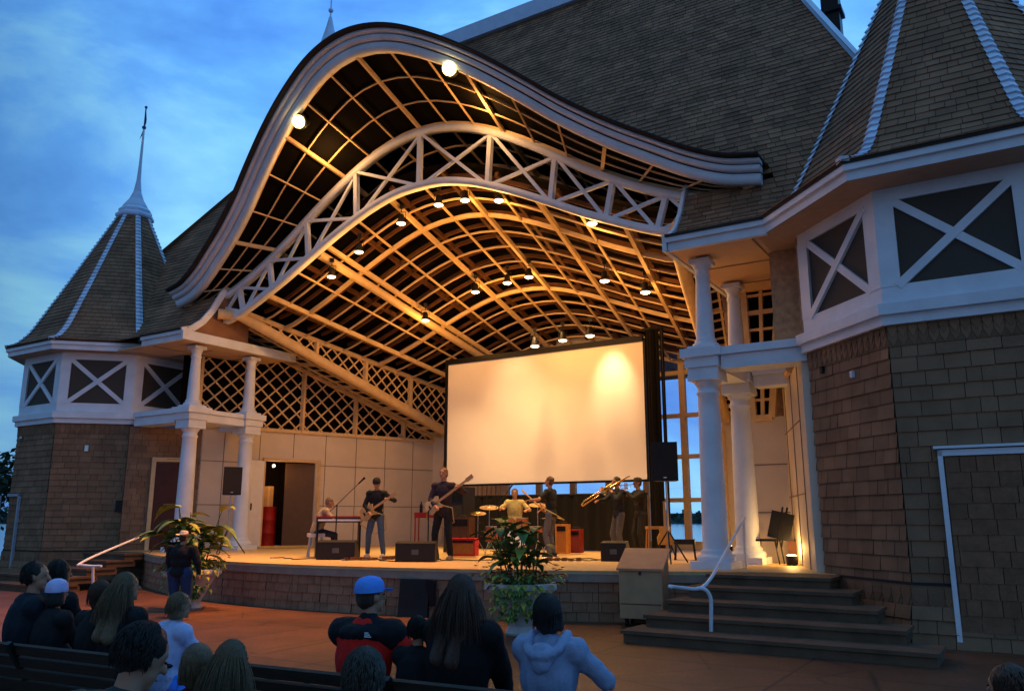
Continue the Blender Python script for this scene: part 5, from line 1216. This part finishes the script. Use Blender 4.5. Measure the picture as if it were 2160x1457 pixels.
# red drum and tan carton inside the door
p = V((-(WA(4.0)+.9), 4.1, S0)); t = thing('oil_drum', 'tall red barrel just inside the open stage door', 'barrel', W(*p)); m = MB(); m.lathe([(.27, 0), (.28, .02), (.27, .04), (.27, .4), (.28, .42), (.27, .44), (.27, .8), (.28, .82), (.27, .84), (.27, 1.2), (.28, 1.22), (.25, 1.225)], n=24); m.build('barrel_body', REDP, t)
t = thing('cardboard_box', 'tan carton standing on the red barrel', 'box', W(p.x, p.y, S0+1.23), .3); m = MB(); m.box(-.14, .14, -.13, .13, 0, .62); m.build('carton', mat('carton', (.50, .32, .14), .8), t); m = MB(); m.box(-.03, .03, -.1325, .1325, .0, .622); m.build('tape', mat('tape', (.6, .45, .25), .4), t)
light('POINT', 'room_glow', W(p.x+.6, p.y-.4, 3.1), 14, shadow_soft_size=.1)
m = MB(); m.ico((0, 0, 0), .05); t = thing('ceiling_bulb', 'small bulb inside the open stage door', 'bulb', W(p.x+.6, p.y-.4, 3.25)); m.build('globe', EMITW, t)

# ---- tan box with sloped rust lid
t = thing('litter_bin', 'tan box with sloping rust coloured lid at the stage front', 'bin', atd(1362, 12.75, 0), radians(-22))
m = MB(); w_, d_ = .335, .27
pr_ = [(-d_, .13), (d_, .13), (d_, 1.12), (-d_, .86)]
m.prism(pr_, lambda q: V((-w_, q[0], q[1])), lambda q: V((w_, q[0], q[1]))); bb = m.build('cabinet', TAN, t)
m = MB(); m.prism([(-d_-.03, .84), (-d_-.03, .875), (d_+.02, 1.165), (d_+.02, 1.13)], lambda q: V((-w_-.03, q[0], q[1])), lambda q: V((w_+.03, q[0], q[1]))); m.build('lid', LIDM, t)
m = MB(); m.box(-w_+.02, w_-.02, -d_-.006, -d_-.001, .34, .35); m.box(-.02, .02, -d_-.02, -d_-.001, .78, .83); m.build('panel_line', UNDER, bb)
for sx in (-1, 1):
    for sy in (-1, 1): m = MB(); m.lathe([(.05, -.02), (.05, .02)], (sx*.25, sy*.18, .055), 12, mtx=Matrix.Rotation(radians(90), 4, 'Y')); m.box(sx*.25-.03, sx*.25+.03, sy*.18-.03, sy*.18+.03, .10, .13); m.build('caster', BLK, t)
t = thing('subwoofer', 'black loudspeaker cabinet standing on the ground against the stage front', 'speaker', atd(878, 14.1, 0), radians(-10)); m = MB(); m.prism([(-.26, 0), (.26, 0), (.26, .62), (-.14, .62)], lambda q: V((-.26, q[0], q[1])), lambda q: V((.26, q[0], q[1]))); m.build('cabinet', BLK, t); m = MB(); m.add([V((-.23, -.252, .03)), V((.23, -.252, .03)), V((.23, -.155, .59)), V((-.23, -.155, .59))], [(0, 1, 2, 3)]); m.build('grille', MATS['grille'], t)

# ---- handrails
RAIL = WHITE
def rail(label, pts, posts_):
    t = thing('handrail', label, 'handrail'); 
    def sm(pts, n=6):
        out = []; P_ = [V(p) for p in pts]
        for i in range(len(P_)-1):
            p0 = P_[max(0, i-1)]; p3 = P_[min(len(P_)-1, i+2)]
            for k in range(n):
                s_ = k/n; a, b, c_, d = p0, P_[i], P_[i+1], p3
                out.append(.5*((2*b)+(c_-a)*s_+(2*a-5*b+4*c_-d)*s_*s_+(3*b-a-3*c_+d)*s_**3))
        return out+[P_[-1]]
    m = MB(); m.tube(sm(pts), .024, 10); m.build('rail', RAIL, t)
    for q in posts_: m = MB(); m.tube(sm(q), .026, 10); m.build('post', RAIL, t)
d0, d1 = 10.9, 14.2
rail('white tubular handrail with looped end on the right hand steps', [pd(1416, 1238, d0-.5), pd(1414, 1236, d0-.5), pd(1440, 1239, d0-.2), pd(1476, 1240, d0), pd(1500, 1218, d0+.3), pd(1530, 1165, d0+1.6), pd(1566, 1100, d1), pd(1572, 1092, d1+.1)],
     [[pd(1470, 1240, d0), pd(1488, 1243, d0), pd(1499, 1262, d0), pd(1500, 1300, d0), pd(1500, 1346, d0+.0)], [pd(1568, 1100, d1), pd(1570, 1150, d1), pd(1573, 1198, d1)]])
d0 = 16.0
rail('white tubular handrail on the dark left hand steps', [pd(214, 1193, d0-.2), pd(190, 1193, d0-.1), pd(168, 1191, d0), pd(166, 1190, d0), pd(200, 1172, d0+.5), pd(292, 1133, d0+2.2)], [[pd(196, 1194, d0), pd(196, 1220, d0), pd(197, 1262, d0)]])

# ---- planters with broad leaved plants
def leaf(m, base, d, ln, wd, droop, tone):
    d = V(d).normalized(); side = d.cross(V((0, 0, 1))).normalized(); p = V(base); vs = []; n_ = 7
    for i in range(n_+1):
        t_ = i/n_; w_ = wd*sin(pi*min(1, (.08+.92*t_))**.75)*(.5)+.002
        up_ = side.cross(d).normalized(); vs += [p-side*w_+up_*w_*.35, p, p+side*w_+up_*w_*.35]
        d = (d+V((0, 0, -droop/n_))).normalized(); p = p+d*ln/n_
    fs = []
    for i in range(n_): fs += [(3*i, 3*i+1, 3*i+4, 3*i+3), (3*i+1, 3*i+2, 3*i+5, 3*i+4)]
    m.add(vs, fs, True, tone)
def planter(label, loc, yaw, seed, h, spread, pot=True, blooms=120, sc_=1.0):
    rnd = random.Random(seed); t = thing('planter', label, 'planter', loc, yaw)
    m = MB(); m.lathe([(.22, 0), (.24, .03), (.20, .08), (.19, .12), (.27, .26), (.38, .45), (.45, .58), (.52, .60), (.56, .64), (.56, .71), (.50, .72), (.47, .66)], n=8, smooth=False, rot=.5); m.build('pot', POTM, t)
    m = MB(); m.lathe([(.49, .62), (.3, .68), (.02, .69)], n=16); m.build('soil', mat('soil', (.03, .02, .015), .95), t)
    stems = MB(); lm = MB(); ly = MB()
    for k in range(13):
        a_ = rnd.uniform(0, 2*pi); r_ = rnd.uniform(.02, .22); top_ = rnd.uniform(.55, 1)*h; b0 = V((cos(a_)*r_, sin(a_)*r_, .66)); tp = V((cos(a_)*spread*rnd.uniform(.3, .8), sin(a_)*spread*rnd.uniform(.3, .8), .66+top_))
        mid = lerp(b0, tp, .55)+V((0, 0, .08)); stems.tube([b0, mid, tp], [.014, .011, .006], 6)
        for j in range(rnd.randint(5, 8)):
            q = lerp(b0, tp, rnd.uniform(.35, 1)); aa = rnd.uniform(0, 2*pi)
            leaf(lm if rnd.random() < .72 else ly, q, (cos(aa), sin(aa), rnd.uniform(.1, .9)), rnd.uniform(.18, .42)*sc_, rnd.uniform(.09, .22)*sc_, rnd.uniform(.6, 1.6), rnd.uniform(.6, 1.4))
    for k in range(420):
        a_ = rnd.uniform(0, 2*pi); r_ = rnd.uniform(.1, .56)*(1 if rnd.random() < .8 else 1.25); q = V((cos(a_)*r_, sin(a_)*r_, .70+rnd.uniform(-.03, .22)*(1-r_*.6))); leaf(lm if rnd.random() < .7 else ly, q, (cos(a_+rnd.uniform(-1, 1)), sin(a_+rnd.uniform(-1, 1)), rnd.uniform(-.4, .8)), rnd.uniform(.06, .13), rnd.uniform(.04, .07), 1, rnd.uniform(.5, 1.4))
    for k in range(130):   # trailing growth over the front
        a_ = -pi/2+rnd.gauss(-.1, .36); z_ = rnd.uniform(.25, .72); r_ = lerp(.44, .62, (z_-.25)/.47); q = V((cos(a_)*r_, sin(a_)*r_, z_)); leaf(ly if rnd.random() < .45 else lm, q, (cos(a_), sin(a_), rnd.uniform(-.6, .3)), rnd.uniform(.07, .13), rnd.uniform(.05, .08), 1.4, rnd.uniform(.6, 1.4))
    stems.build('stems', mat('stem_green', (.06, .10, .03), .6), t); lm.build('foliage', mat('leaf_g', (.10, .19, .05), .45, .4, 9, tone=True), t); ly.build('foliage', mat('leaf_y', (.30, .32, .05), .5, .4, 9, tone=True), t)
    fl = MB(); yl_ = MB()
    for k in range(blooms):
        a_ = rnd.uniform(0, 2*pi); r_ = rnd.uniform(.2, .70); c_ = V((cos(a_)*r_, sin(a_)*r_, .80+rnd.uniform(-.05, .30)*(1.2-r_)+(rnd.uniform(.2, .7)*h if k % 6 == 0 else 0)))
        for j in range(5): b_ = 2*pi*j/5; leaf(yl_ if k % 9 == 0 else fl, c_, (cos(b_), sin(b_), .5), .046, .045, .3, rnd.uniform(.7, 1.3))
    fl.build('blossoms', mat('pink_bloom', (.60, .07, .07), .6, .2, 9, tone=True), t); yl_.build('blossoms', mat('orange_bloom', (.70, .30, .04), .6, .2, 9, tone=True), t, label='orange yellow blossoms')
    return t
planter('pale urn planter with broad leaved plants and pink flowers in front of the centre stage', atd(1098, 11.8, 0), 0, 5, 1.02, .62, sc_=1.05)
planter('planter with tall spreading leafy plants beside the child in the cowboy hat', atd(400, 15.2, 0), 0.3, 17, 1.25, .75, blooms=30, sc_=1.45)
bpy.data.scenes.remove(TS)
